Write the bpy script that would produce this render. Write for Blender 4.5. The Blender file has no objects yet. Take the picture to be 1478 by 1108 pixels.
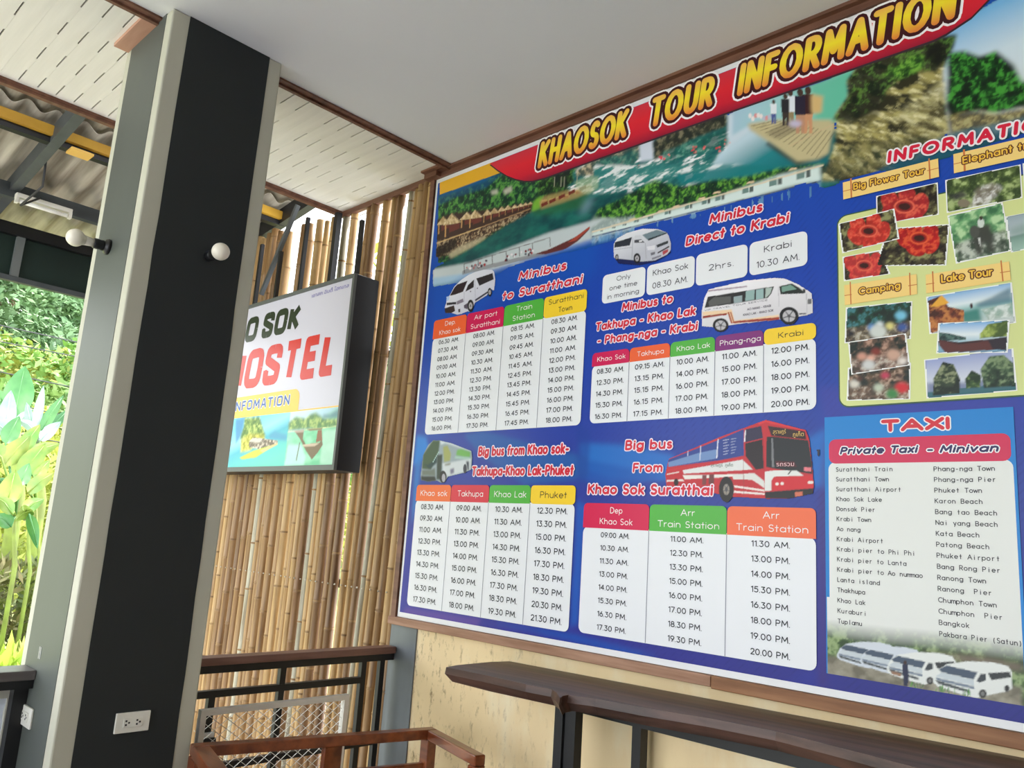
import bpy, bmesh, math, random
import numpy as np
from mathutils import Vector, Matrix

# ------------------------------------------------------------------ camera, world, sun, exposure
scn = bpy.context.scene
ROOT = scn.collection
CAM = np.array([2.78166756, -2.25115807, 1.45616943])
EUL = (1.76203871, -0.0661573889, 0.761665149)
FPX = 1151.55
cam_data = bpy.data.cameras.new('camera'); cam = bpy.data.objects.new('camera', cam_data)
ROOT.objects.link(cam); cam.location = CAM; cam.rotation_euler = EUL
cam_data.sensor_fit = 'HORIZONTAL'; cam_data.sensor_width = 36.0
cam_data.lens = 36.0 * FPX / 1478; cam_data.clip_start = .02; cam_data.clip_end = 500
scn.camera = cam

world = bpy.data.worlds.new('world'); scn.world = world; world.use_nodes = True
wn = world.node_tree.nodes; wn.clear()
wo = wn.new('ShaderNodeOutputWorld'); wb = wn.new('ShaderNodeBackground')
wb.inputs['Color'].default_value = (.9, .945, 1, 1); wb.inputs['Strength'].default_value = 2.0
world.node_tree.links.new(wb.outputs[0], wo.inputs[0])

sun_d = bpy.data.lights.new('sun', 'SUN'); sun_d.energy = 2.2; sun_d.angle = math.radians(3); sun_d.color = (1, .96, .88)
sun = bpy.data.objects.new('sun', sun_d); ROOT.objects.link(sun)
sun.rotation_euler = Vector((-.12, .62, .78)).to_track_quat('Z', 'Y').to_euler()

vs = scn.view_settings; vs.view_transform = 'Standard'; vs.look = 'None'; vs.gamma = 1; vs.use_curve_mapping = False
vs.exposure = 1.54

# ------------------------------------------------------------------ measuring helpers: a sight line met with a real plane
def rotm(p):
    a, b, c = p
    ca, sa, cb, sb, cc, sc = math.cos(a), math.sin(a), math.cos(b), math.sin(b), math.cos(c), math.sin(c)
    return (np.array([[cc, -sc, 0], [sc, cc, 0], [0, 0, 1]]) @ np.array([[cb, 0, sb], [0, 1, 0], [-sb, 0, cb]]) @
            np.array([[1, 0, 0], [0, ca, -sa], [0, sa, ca]]))
RM = rotm(EUL)
def on(px, ax, val):
    d = RM @ np.array([(px[0]-739)/FPX, (554-px[1])/FPX, -1.0])
    return CAM + d*(val-CAM[ax])/d[ax]
def wl(px, y=0.0):            # a point of the wall plane -> (x, z)
    p = on(px, 1, y); return (p[0], p[2])
def crop(ox, oy, s):          # coordinates read in an enlarged detail -> photograph coordinates
    return lambda pts: [(ox+a/s, oy+b/s) for a, b in pts]

def lin(c):
    c = np.asarray(c, float)/255.0
    return np.where(c <= .04045, c/12.92, ((c+.055)/1.055)**2.4)

# ------------------------------------------------------------------ materials
MATS = {}
def mat(name, col, rough=.6, col2=None, scale=(8, 8, 8), bump=0.0, spec=.4, metal=0.0, detail=6, ramp=(.35, .65), emit=0.0, coords='Object', rnd=0.0, coat=0.0, trans=0.0):
    if name in MATS: return MATS[name]
    m = bpy.data.materials.new(name); m.use_nodes = True; nt = m.node_tree; N = nt.nodes; L = nt.links
    b = N['Principled BSDF']
    c1 = tuple(lin(col))+(1,)
    b.inputs['Base Color'].default_value = c1
    b.inputs['Roughness'].default_value = rough; b.inputs['Metallic'].default_value = metal
    b.inputs['Specular IOR Level'].default_value = spec
    b.inputs['Coat Weight'].default_value = coat
    b.inputs['Transmission Weight'].default_value = trans
    if col2 is not None or bump:
        tc = N.new('ShaderNodeTexCoord'); mp = N.new('ShaderNodeMapping'); mp.inputs['Scale'].default_value = scale
        nz = N.new('ShaderNodeTexNoise'); nz.inputs['Scale'].default_value = 1.0; nz.inputs['Detail'].default_value = detail
        L.new(tc.outputs[coords], mp.inputs['Vector']); L.new(mp.outputs[0], nz.inputs['Vector'])
        if col2 is not None:
            rp = N.new('ShaderNodeValToRGB'); rp.color_ramp.elements[0].position = ramp[0]; rp.color_ramp.elements[1].position = ramp[1]
            rp.color_ramp.elements[0].color = c1; rp.color_ramp.elements[1].color = tuple(lin(col2))+(1,)
            L.new(nz.outputs['Fac'], rp.inputs[0]); out = rp.outputs[0]
            if rnd:
                oi = N.new('ShaderNodeObjectInfo'); hs = N.new('ShaderNodeHueSaturation'); mr = N.new('ShaderNodeMapRange')
                mr.inputs['To Min'].default_value = 1-rnd; mr.inputs['To Max'].default_value = 1+rnd
                L.new(oi.outputs['Random'], mr.inputs['Value']); L.new(mr.outputs[0], hs.inputs['Value']); L.new(out, hs.inputs['Color']); out = hs.outputs[0]
            L.new(out, b.inputs['Base Color'])
        if bump:
            bp = N.new('ShaderNodeBump'); bp.inputs['Strength'].default_value = bump; bp.inputs['Distance'].default_value = .004
            L.new(nz.outputs['Fac'], bp.inputs['Height']); L.new(bp.outputs[0], b.inputs['Normal'])
    if emit:
        b.inputs['Emission Color'].default_value = c1; b.inputs['Emission Strength'].default_value = emit
    MATS[name] = m; return m

def print_mat(name, rough=.28, emit=0.0):
    m = bpy.data.materials.new(name); m.use_nodes = True; N = m.node_tree.nodes; L = m.node_tree.links
    b = N['Principled BSDF']; a = N.new('ShaderNodeAttribute'); a.attribute_name = 'ink'
    L.new(a.outputs['Color'], b.inputs['Base Color']); b.inputs['Roughness'].default_value = rough
    b.inputs['Specular IOR Level'].default_value = .25
    if emit:
        L.new(a.outputs['Color'], b.inputs['Emission Color']); b.inputs['Emission Strength'].default_value = emit
    MATS[name] = m; return m

INK = print_mat('poster_ink', .33)
SIGNINK = print_mat('lit_sign_ink', .35, .03)

def gradient_mat(name, z0, z1, stops, axis='Z'):
    m = bpy.data.materials.new(name); m.use_nodes = True; N = m.node_tree.nodes; L = m.node_tree.links
    b = N['Principled BSDF']; tc = N.new('ShaderNodeTexCoord'); sx = N.new('ShaderNodeSeparateXYZ'); mr = N.new('ShaderNodeMapRange'); rp = N.new('ShaderNodeValToRGB')
    mr.inputs['From Min'].default_value = z0; mr.inputs['From Max'].default_value = z1
    L.new(tc.outputs['Object'], sx.inputs[0]); L.new(sx.outputs[axis], mr.inputs['Value']); L.new(mr.outputs[0], rp.inputs[0])
    els = rp.color_ramp.elements
    while len(els) < len(stops): els.new(.5)
    for e, (p, c) in zip(els, stops): e.position = p; e.color = tuple(lin(c))+(1,)
    L.new(rp.outputs[0], b.inputs['Base Color']); b.inputs['Roughness'].default_value = .33; b.inputs['Specular IOR Level'].default_value = .25
    MATS[name] = m; return m

# ------------------------------------------------------------------ objects
def link(o, parent=None):
    ROOT.objects.link(o)
    if parent is not None: o.parent = parent
    return o
def tag(o, label=None, cat=None, group=None, kind=None):
    if label: o['label'] = label
    if cat: o['category'] = cat
    if group: o['group'] = group
    if kind: o['kind'] = kind
    return o
def thing(name, label, cat, loc=(0, 0, 0), group=None, kind=None):
    o = bpy.data.objects.new(name, None); ROOT.objects.link(o); o.location = loc; o.empty_display_size = .05
    return tag(o, label, cat, group, kind)
def wloc(o):
    v = Vector((0, 0, 0))
    while o is not None: v = v+o.location; o = o.parent
    return v

class MB:
    """collects shapes in world coordinates; build() makes ONE mesh object (re-based on its parent)"""
    def __init__(s): s.v = []; s.f = []; s.sm = []
    def add(s, vs_, fs_, smooth=False):
        n = len(s.v); s.v += [tuple(map(float, v)) for v in vs_]; s.f += [tuple(i+n for i in f) for f in fs_]; s.sm += [smooth]*len(fs_); return s
    def box(s, x0, x1, y0, y1, z0, z1, bev=0.0):
        if bev > 0:
            bm = bmesh.new(); bmesh.ops.create_cube(bm, size=1)
            for v in bm.verts: v.co = Vector(((x0+x1)/2+v.co.x*(x1-x0), (y0+y1)/2+v.co.y*(y1-y0), (z0+z1)/2+v.co.z*(z1-z0)))
            bmesh.ops.bevel(bm, geom=bm.edges[:], offset=bev, segments=2, profile=.5, affect='EDGES')
            bm.verts.index_update()
            s.add([v.co for v in bm.verts], [[v.index for v in f.verts] for f in bm.faces]); bm.free(); return s
        V = [(x, y, z) for x in (x0, x1) for y in (y0, y1) for z in (z0, z1)]
        return s.add(V, [(0, 1, 3, 2), (4, 6, 7, 5), (0, 4, 5, 1), (2, 3, 7, 6), (0, 2, 6, 4), (1, 5, 7, 3)])
    def bar(s, a, b, w, h=None, up=(0, 0, 1), bev=0.0):
        h = h or w; a = Vector(a); b = Vector(b); d = (b-a); ln = d.length; d.normalize(); up = Vector(up)
        if abs(d.dot(up)) > .99: up = Vector((0, 1, 0))
        sx = d.cross(up).normalized(); uz = sx.cross(d).normalized()
        t = MB().box(-w/2, w/2, -h/2, h/2, 0, ln, bev)
        return s.add([a+sx*x+uz*y+d*z for x, y, z in t.v], t.f)
    def tube(s, pts, r, n=10, caps=True, smooth=True):
        pts = [Vector(p) for p in pts]; rs = r if hasattr(r, '__len__') else [r]*len(pts); V = []; F = []
        prev = None
        for i, p in enumerate(pts):
            d = (pts[min(i+1, len(pts)-1)]-pts[max(i-1, 0)]).normalized()
            if prev is None: prev = Vector((1, 0, 0)) if abs(d.x) < .9 else Vector((0, 1, 0))
            u = (prev-d*prev.dot(d)).normalized(); w = d.cross(u); prev = u
            for k in range(n):
                a = 2*math.pi*k/n; V.append(p+(u*math.cos(a)+w*math.sin(a))*rs[i])
        for i in range(len(pts)-1):
            for k in range(n): F.append((i*n+k, i*n+(k+1) % n, (i+1)*n+(k+1) % n, (i+1)*n+k))
        if caps: F += [tuple(range(n-1, -1, -1)), tuple((len(pts)-1)*n+k for k in range(n))]
        return s.add(V, F, smooth)
    def lathe(s, base, axis, prof, n=20):
        base = Vector(base); axis = Vector(axis).normalized()
        return s.tube([base+axis*h for h, r in prof], [max(r, 1e-4) for h, r in prof], n)
    def prism(s, poly, y0, y1, frame='xz'):
        """polygon in a plane, extruded along the third axis"""
        n = len(poly); area = sum(poly[i][0]*poly[(i+1) % n][1]-poly[(i+1) % n][0]*poly[i][1] for i in range(n))
        if area < 0: poly = poly[::-1]
        mk = {'xz': lambda p, t: (p[0], t, p[1]), 'xy': lambda p, t: (p[0], p[1], t), 'yz': lambda p, t: (t, p[0], p[1])}[frame]
        V = [mk(p, y0) for p in poly]+[mk(p, y1) for p in poly]
        F = [tuple(range(n)), tuple(range(2*n-1, n-1, -1))]+[(i+n, (i+1) % n+n, (i+1) % n, i) for i in range(n)]
        return s.add(V, F)
    def build(s, name, m, parent=None, origin=None, label=None):
        me = bpy.data.meshes.new(name)
        base = wloc(parent) if parent is not None else Vector((0, 0, 0))
        org = Vector(origin) if origin is not None else base
        me.from_pydata([tuple(Vector(v)-org) for v in s.v], [], s.f)
        bm = bmesh.new(); bm.from_mesh(me); bmesh.ops.recalc_face_normals(bm, faces=bm.faces); bm.to_mesh(me); bm.free()
        me.polygons.foreach_set('use_smooth', s.sm[:len(me.polygons)] if len(s.sm) == len(me.polygons) else [False]*len(me.polygons))
        me.materials.append(m); me.update()
        o = bpy.data.objects.new(name, me); link(o, parent); o.location = org-base
        if label: o['label'] = label
        return o

def copy_tree(o, parent=None):
    c = o.copy(); ROOT.objects.link(c); c.parent = parent
    for ch in [x for x in bpy.data.objects if x.parent == o]: copy_tree(ch, c)
    return c

# ------------------------------------------------------------------ shared materials
WHITE_STRIP = mat('pale_grey_render', (196, 194, 178), .7, (182, 180, 164), (3, 3, 1.2), bump=.15)
DARKGREY = mat('charcoal_paint', (38, 42, 43), .8, (43, 46, 46), (2, 2, 2))
MIDGREY = mat('grey_paint', (88, 93, 88), .5, (80, 84, 81), (2, 2, .8))
CEIL = mat('ceiling_paint', (226, 226, 228), .8, (218, 218, 219), (.7, .7, .7))
PLANK = mat('soffit_board_white', (238, 234, 228), .6, (230, 226, 220), (2, 40, 2), bump=.12)
VOID = mat('dark_cavity', (60, 56, 52), .9)
TRIMWOOD = mat('brown_trim_wood', (124, 84, 66), .55, (98, 64, 50), (4, 30, 30), bump=.2)
PALEWOOD = mat('pale_trim_wood', (176, 136, 112), .6, (140, 100, 76), (3, 40, 40), bump=.2)  # paler brown wood of the first batten length
BLACKSTEEL = mat('black_painted_steel', (24, 25, 27), .45, (32, 32, 34), (9, 9, 9))
GREYSTEEL = mat('grey_galvanised_steel', (86, 90, 92), .5, (70, 74, 76), (5, 5, 5), metal=.2)
YELLOWWALL = mat('cream_yellow_wall_paint', (236, 214, 160), .75, (214, 186, 124), (1.6, 1.6, 1.2), bump=.1)
SLAB = mat('dark_oiled_slab_wood', (88, 60, 50), .42, (46, 28, 22), (1.5, 26, 26), bump=.25, detail=9)
TEAK = mat('reddish_varnished_wood', (142, 76, 40), .3, (98, 44, 22), (4, 22, 22), bump=.12, coat=.3)
RAILWOOD = mat('brown_handrail_wood', (142, 106, 96), .45, (114, 80, 68), (30, 3, 30), bump=.15)

# ================================================================== structure
FL = thing  # alias
CZ = 3.136
WX0 = -0.045
def struct(name, mb, m, **k): o = mb.build(name, m, **k); o['kind'] = 'structure'; return o

# floor of the terrace with its tiles
fl = thing('floor', None, None, (0, 0, 0)); fl['kind'] = 'structure'
MB().box(-.2, 6.2, -7.4, .16, -.3, -.012).build('screed', mat('cement_screed', (150, 146, 140), .9), fl)
TILE = mat('floor_tile_grey', (206, 202, 200), .45, (190, 187, 186), (3, 3, 3), rnd=.06)
tmesh = None
for i in range(10):
    for j in range(11):
        x0 = -.2+i*.64; y0 = .16-(j+1)*.65
        if tmesh is None:
            t0 = MB().box(x0+.003, x0+.637, y0+.003, y0+.647, -.012, 0, .002).build('floor_tile', TILE, fl, origin=(x0, y0, 0)); tmesh = t0
        else:
            c = t0.copy(); c.location = (x0, y0, 0); ROOT.objects.link(c); c.parent = fl

# poster wall
wallm = None
def wall_material():
    m = bpy.data.materials.new('weathered_cream_wall'); m.use_nodes = True; N = m.node_tree.nodes; L = m.node_tree.links; b = N['Principled BSDF']
    tc = N.new('ShaderNodeTexCoord')
    def noise(sc, det, rough=.6):
        mp = N.new('ShaderNodeMapping'); mp.inputs['Scale'].default_value = sc; L.new(tc.outputs['Object'], mp.inputs['Vector'])
        n = N.new('ShaderNodeTexNoise'); n.inputs['Scale'].default_value = 1; n.inputs['Detail'].default_value = det; n.inputs['Roughness'].default_value = rough
        L.new(mp.outputs[0], n.inputs['Vector']); return n.outputs['Fac']
    def ramp(f, p0, c0, p1, c1):
        r = N.new('ShaderNodeValToRGB'); r.color_ramp.elements[0].position = p0; r.color_ramp.elements[1].position = p1
        r.color_ramp.elements[0].color = c0; r.color_ramp.elements[1].color = c1; L.new(f, r.inputs[0]); return r.outputs[0]
    base = ramp(noise((2.2, 2, 1.6), 4), .35, tuple(lin((238, 214, 168)))+(1,), .68, tuple(lin((226, 202, 158)))+(1,))
    pale = ramp(noise((5, 3, 2.0), 8), .5, (0, 0, 0, 1), .72, (1, 1, 1, 1))
    mx = N.new('ShaderNodeMix'); mx.data_type = 'RGBA'; L.new(pale, mx.inputs[0]); L.new(base, mx.inputs[6]); mx.inputs[7].default_value = tuple(lin((240, 228, 196)))+(1,)
    # scuffs, streaked vertically, thick near the wall's end
    sp = ramp(noise((34, 10, 15), 9, .75), .54, (0, 0, 0, 1), .68, (1, 1, 1, 1))
    sx = N.new('ShaderNodeSeparateXYZ'); L.new(tc.outputs['Object'], sx.inputs[0])
    mr = N.new('ShaderNodeMapRange'); L.new(sx.outputs['X'], mr.inputs['Value']); mr.inputs['From Min'].default_value = .1; mr.inputs['From Max'].default_value = 1.0
    mr.inputs['To Min'].default_value = 1.25; mr.inputs['To Max'].default_value = .04
    mu = N.new('ShaderNodeMath'); mu.operation = 'MULTIPLY'; L.new(sp, mu.inputs[0]); L.new(mr.outputs[0], mu.inputs[1])
    m2 = N.new('ShaderNodeMix'); m2.data_type = 'RGBA'; L.new(mu.outputs[0], m2.inputs[0]); L.new(mx.outputs[2], m2.inputs[6]); m2.inputs[7].default_value = tuple(lin((122, 98, 66)))+(1,)
    L.new(m2.outputs[2], b.inputs['Base Color']); b.inputs['Roughness'].default_value = .7; b.inputs['Specular IOR Level'].default_value = .3
    return m
struct('wall_back', MB().box(WX0, 6.2, 0, .16, 0, CZ+.02), wall_material())
struct('trim_1', MB().box(WX0-.004, .128, -.006, .0, 0, 1.068), mat('grey_wall_band', (122, 128, 132), .45, (92, 98, 104), (3, 3, 1.2)))
struct('wall_right', MB().box(6.2, 6.35, -7.4, .16, 0, CZ+.02), mat('right_wall_paint', (120, 114, 106), .8))
struct('wall_light_block', MB().box(3.6, 6.35, -7.55, -7.4, 0, CZ+.02), mat('light_block_paint', (168, 158, 140), .8))  # unseen wall added to keep light off the column front
struct('ceiling', MB().box(.128, 6.2, -7.4, .16, CZ, CZ+.06), CEIL)
struct('wall_roof_void', MB().box(-.86, 6.3, -7.4, .18, CZ+.16, CZ+.2), VOID)

# slotted soffit: every board a part, its slots real notches
so = thing('ceiling_soffit', None, None, (0, 0, CZ)); so['kind'] = 'structure'
SX0, SX1 = -.784, .088
P = .0694; NP = 62; YB = .0118
slots = [(-.045, .067), (-.286, -.176), (-.527, -.412), (-.762, -.65)]
def plank(j, cut):
    y1 = YB-.0002-j*P; y0 = y1-P+.0004        # upper edge y1 carries the slots
    poly = [(SX0, y0), (SX1, y0), (SX1, y1)]
    if cut:
        for a, b in sorted(slots, reverse=True):
            poly += [(b, y1), (b, y1-.0052), (a, y1-.0052), (a, y1)]
    poly += [(SX0, y1)]
    return poly
protos = {}
for j in range(-1, NP-2):
    cut = (j % 7) != 3
    y1 = YB-j*P
    if cut not in protos:
        protos[cut] = MB().prism(plank(j, cut), CZ, CZ+.012, 'xy').build('soffit_board', PLANK, so, origin=(0, y1, CZ))
    else:
        c = protos[cut].copy(); c.location = (0, y1, 0); ROOT.objects.link(c); c.parent = so
MB().box(SX0, SX1, -4.3, .1, CZ+.013, CZ+.03).build('slot_shade_board', mat('slot_shade_black', (46, 42, 40), .9), so)  # dark board added above the slots to stand in for their shade

# brown trims (2.. ) along the ceiling
def bead(mb, a, b, w, h):    # a small moulding: two stepped bars
    mb.bar(a, b, w, h); return mb
struct('trim_2', MB().box(.088, .104, -4.2, -.02, CZ-.016, CZ+.02).box(.104, .130, -4.2, -.02, CZ-.008, CZ+.02), TRIMWOOD)
struct('trim_3', MB().box(SX0-.045, SX0, -4.2, .03, CZ-.012, CZ+.03).box(SX0-.030, SX0-.004, -4.2, .03, CZ-.024, CZ-.012), TRIMWOOD)
struct('trim_4', MB().box(.04, 6.2, -.022, -.001, CZ-.034, CZ).box(.04, 6.2, -.042, -.022, CZ-.012, CZ), TRIMWOOD)
struct('trim_5', MB().box(SX0, -.045, -.012, .01, CZ-.03, CZ), TRIMWOOD)
struct('trim_6', MB().box(-.046, .0895, -.075, -.052, CZ-.010, CZ-.0003).box(-.046, .04, -.052, -.001, CZ-.034, CZ-.0005), TRIMWOOD)
struct('trim_7', MB().box(-.035, -.006, -.020, -.0, 1.085, CZ-.034), TRIMWOOD)

# trim that rings the column at the soffit
CX0, CX1, CY0, CY1 = -.185, .215, -1.379, -.968
struct('trim_8', MB().box(-.168, .088, CY0-.053, CY0-.001, CZ-.014, CZ-.0005), mat('salmon_trim', (196, 150, 128), .6, (180, 132, 110), (4, 30, 30)))

# column
col = thing('column', 'tall square grey column with charcoal panel and pale edges carrying bare bulbs', 'column', ((CX0+CX1)/2, (CY0+CY1)/2, 0))
MB().box(CX0, CX1, CY0, CY1, 0, CZ, .006).build('shaft', WHITE_STRIP, col)
def wavy_panel(plane, a0, a1, z0, z1, amp, seed, out):
    rr = random.Random(seed); L_ = []; R_ = []
    for k in range(27):
        z = z0+(z1-z0)*k/26; L_.append((a0+rr.uniform(-amp, amp), z)); R_.append((a1+rr.uniform(-amp, amp), z))
    return L_, R_
mb = MB(); Lp, Rp = wavy_panel('x', CY0+.057, CY1-.053, .0, CZ-.001, .0016, 3, 1)
for k in range(26):
    mb.add([(CX1+.0015, Lp[k][0], Lp[k][1]), (CX1+.0015, Rp[k][0], Rp[k][1]), (CX1+.0015, Rp[k+1][0], Rp[k+1][1]), (CX1+.0015, Lp[k+1][0], Lp[k+1][1])], [(0, 1, 2, 3)])
mb.build('front_panel', DARKGREY, col, label='charcoal painted panel')
mb = MB().box(CX0+.05, CX1-.05, CY0-.0015, CY0+.002, .0, CZ-.001)
mb.build('side_panel', MIDGREY, col, label='mid grey painted panel')
MB().box(CX0+.05, CX1-.05, CY1-.002, CY1+.0015, 0, CZ-.001).build('side_panel', MIDGREY, col)
mb = MB()
for dx in (0, .012): mb.box(-.0+dx-.02, .004+dx-.02, CY0-.003, CY0-.001, 1.0, 1.035)
mb.build('paint_drip', mat('white_marks', (214, 214, 208), .6), col, label='two short pale marks')

def outlet(base, axis, label):
    """double socket: white plate, raised insert, holes. axis 'x' faces +x, axis 'y' faces -y"""
    t = thing('wall_socket', label, 'socket', base)
    def B(u0, u1, d0, d1, z0, z1, bev=0):
        x, y, z = base
        return MB().box(x+d0, x+d1, y+u0, y+u1, z+z0, z+z1, bev) if axis == 'x' else MB().box(x+u0, x+u1, y-d1, y-d0, z+z0, z+z1, bev)
    Wm = mat('white_plastic', (238, 236, 226), .35, (230, 228, 218), (5, 5, 5)); D = mat('socket_hole', (26, 26, 26), .6)
    B(-.051, .051, .0016, .009, -.029, .029, .0025).build('plate', Wm, t)
    B(-.028, .028, .009, .0115, -.0135, .0135, .001).build('insert', Wm, t)
    mb = MB()
    for s in (-1, 1):
        for du, dz, w, h in ((-.0045, .0055, .0026, .0024), (-.0045, -.0055, .0026, .0024), (.004, 0, .0024, .0024)):
            q = B(s*.016+du-w, s*.016+du+w, .0113, .0122, dz-h, dz+h); mb.add(q.v, q.f)
    mb.build('socket_hole', D, t)
    return t
outlet((CX1, on((190, 1041), 0, CX1)[1], on((190, 1041), 0, CX1)[2]), 'x', 'white double socket on the charcoal front of the column')
a = on((41, 1033), 1, CY0)
outlet((a[0], CY0, a[2]), 'y', 'white double socket on the grey left side of the column')

def bulb(base, d, label):
    t = thing('wall_lamp', label, 'lamp', base, group=None)
    b = Vector(base); d = Vector(d).normalized()
    Bk = mat('black_bakelite', (22, 22, 24), .35, (30, 30, 32), (20, 20, 20))
    MB().lathe(b+d*.0018, d, [(0, .001), (0, .026), (.006, .0275), (.012, .024), (.015, .017), (.018, .0165)], 24).build('base_plate', Bk, t)
    MB().lathe(b+d*.018, d, [(0, .0165), (.006, .018), (.012, .0165), (.02, .018), (.032, .0175), (.034, .015), (.034, .001)], 24).build('lamp_holder', Bk, t)
    MB().lathe(b+d*.05, d, [(0, .001), (0, .0135), (.012, .0145), (.03, .0165)], 24).build('bulb_neck', mat('bulb_plastic', (214, 208, 196), .35), t)
    pr = [(.028, .0165)]
    for k in range(1, 13):
        a = math.pi*k/12; pr.append((.028+.029-.029*math.cos(a*.86+.14*math.pi), max(.0005, .029*math.sin(a*.86+.14*math.pi))))
    MB().lathe(b+d*.05, d, pr, 28).build('glass_globe', mat('bulb_glass', (240, 232, 216), .3, spec=.5), t, label='off white unlit globe')
    return t
p = on((158, 357), 1, CY0)
bulb((p[0], CY0, p[2]), (0, -1, .0), 'unlit white bulb on black holder on the left grey side of the column')
p = on((297, 372), 0, CX1)
bulb((CX1, p[1], p[2]), (1, 0, .0), 'unlit white bulb on black holder on the charcoal front of the column')

# ================================================================== large outdoor things
rnd = random.Random(7)
GZ = -.35
# garden ground
def terrain():
    mb = MB(); nx, ny = 60, 60; V = []; F = []
    for i in range(nx+1):
        for j in range(ny+1):
            x = -.35-(i/nx)**2*70; y = -34+j/ny*80
            d = -x
            h = GZ+.03*math.sin(x*2.1)*math.cos(y*1.7)
            if d > 11: h += (1-math.cos(min(1, (d-11)/48)*math.pi))*.5*(12.2+1.3*math.sin(y*.16+.4)+.8*math.sin(y*.41))
            V.append((x, y, h))
    for i in range(nx):
        for j in range(ny): a = i*(ny+1)+j; F.append((a, a+1, a+ny+2, a+ny+1))
    return mb.add(V, F, True)
struct('ground', terrain(), mat('grassy_ground', (150, 152, 104), .9, (120, 128, 84), (1.5, 1.5, 1.5), detail=8))

struct('floor.001', MB().box(-4.7, -.2, -7.4, 3.2, GZ-.1, GZ+.03), mat('bounce_apron', (176, 172, 164), .85, (158, 154, 146), (1, 1, 1)))  # unseen slab added to bounce neutral light onto soffit and roof
LEAF1 = mat('leaf_mid_green', (96, 134, 70), .55, (134, 164, 84), (.9, .9, .9), rnd=.25)
LEAF2 = mat('leaf_yellow_green', (142, 158, 66), .5, (176, 178, 86), (1.2, 1.2, 1.2), rnd=.2)
LEAF3 = mat('leaf_hazy_green', (84, 116, 78), .6, (112, 142, 92), (.6, .6, .6), rnd=.25)  # distance haze put into the leaf colour
BANANA = mat('banana_leaf_green', (52, 108, 54), .35, (88, 140, 76), (3, 3, 3), rnd=.15)
BANANA_GLARE = mat('glare_banana_leaf', (150, 170, 162), .3, (110, 146, 120), (3, 3, 3), rnd=.1)  # banana leaf whitened: overexposed glare put into the colour
CANNA = mat('broad_leaf_yellow_green', (86, 130, 48), .4, (134, 144, 56), (4, 4, 4), rnd=.18)
STEM = mat('plant_stem', (138, 156, 70), .6, (110, 120, 60), (5, 5, 5))
BARK = mat('tree_bark', (110, 90, 66), .9, (80, 66, 50), (3, 3, 3))

def crown_mesh(seed, n, m, R, leaf):
    rr = random.Random(seed); mb = MB(); V = []; F = []
    lumps = [(Vector((rr.uniform(-.6, .6)*R[0], rr.uniform(-.6, .6)*R[1], rr.uniform(-.45, .55)*R[2])), rr.uniform(.35, .6)) for _ in range(9)]
    for k in range(n):
        c, s = rr.choice(lumps)
        d = Vector((rr.gauss(0, 1), rr.gauss(0, 1), rr.gauss(0, 1))).normalized()*(rr.uniform(.75, 1.03))
        p = c+Vector((d.x*R[0]*s, d.y*R[1]*s, d.z*R[2]*s))
        u = Vector((rr.gauss(0, 1), rr.gauss(0, 1), rr.gauss(0, .7))).normalized(); w = u.orthogonal().normalized()
        w = (Matrix.Rotation(rr.uniform(0, 6.28), 3, u) @ w)
        L = leaf*rr.uniform(.6, 1.3); W = L*.42; i = len(V)
        V += [p, p+u*L*.5+w*W*.5, p+u*L, p+u*L*.5-w*W*.5]; F.append((i, i+1, i+2, i+3))
    return mb.add(V, F)
def tree(seed, m, R, n, leaf, trunk):
    t = thing('hill_tree', 'tmp', 'tree')
    crown_mesh(seed, n, m, R, leaf).build('crown', m, t)
    MB().tube([(0, 0, -trunk), (.05*R[0], 0, -trunk*.4), (0, .05*R[1], R[2]*.3)], [R[0]*.07, R[0]*.055, R[0]*.03], 7).build('trunk', BARK, t)
    return t
tr_proto = [tree(1, LEAF1, (2.4, 2.4, 2.0), 3600, .26, 3.2), tree(2, LEAF3, (2.8, 2.8, 2.2), 3600, .30, 3.4), tree(3, LEAF2, (2.0, 2.0, 1.8), 3000, .24, 2.8)]
used = [False]*3
def hill_z(x, y):
    d = -x; h = GZ
    if d > 11: h += (1-math.cos(min(1, (d-11)/48)*math.pi))*.5*(12.2+1.3*math.sin(y*.16+.4)+.8*math.sin(y*.41))
    return h
tk = [('green leafy tree on the hillside beyond the garden', 'hillside trees green'), ('dull hazy green tree on the hillside beyond the garden', 'hillside trees dull green'), ('yellow green tree on the hillside beyond the garden', 'hillside trees yellow')]
def put_tree(kind, x, y, s, dz=2.6):
    o = tr_proto[kind] if not used[kind] else copy_tree(tr_proto[kind]); used[kind] = True
    o.location = (x, y, hill_z(x, y)+dz*s); o.scale = (s, s, s); o.rotation_euler = (0, 0, rnd.uniform(0, 6.28))
    o['label'] = tk[kind][0]; o['group'] = tk[kind][1]
for row, (d, s) in enumerate([(15, .8), (19, .95), (24, 1.1), (30, 1.25), (37, 1.4), (45, 1.6), (54, 1.7)]):
    k = 6 if row < 3 else 7
    for i in range(k):
        # a wedge of the slope that can be seen past the column and through the screen's gaps
        y = -2.2+(.12+.55*i/(k-1))*(d+2.8)+rnd.uniform(-.6, .6)
        kind = [2, 0, 0, 1, 1, 1, 1][row] if rnd.random() < .7 else rnd.choice([0, 2]) if row < 4 else rnd.choice([1, 0])
        put_tree(kind, -d+rnd.uniform(-1.5, 1.5), y, s*rnd.uniform(.85, 1.15), 2.2)
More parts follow.
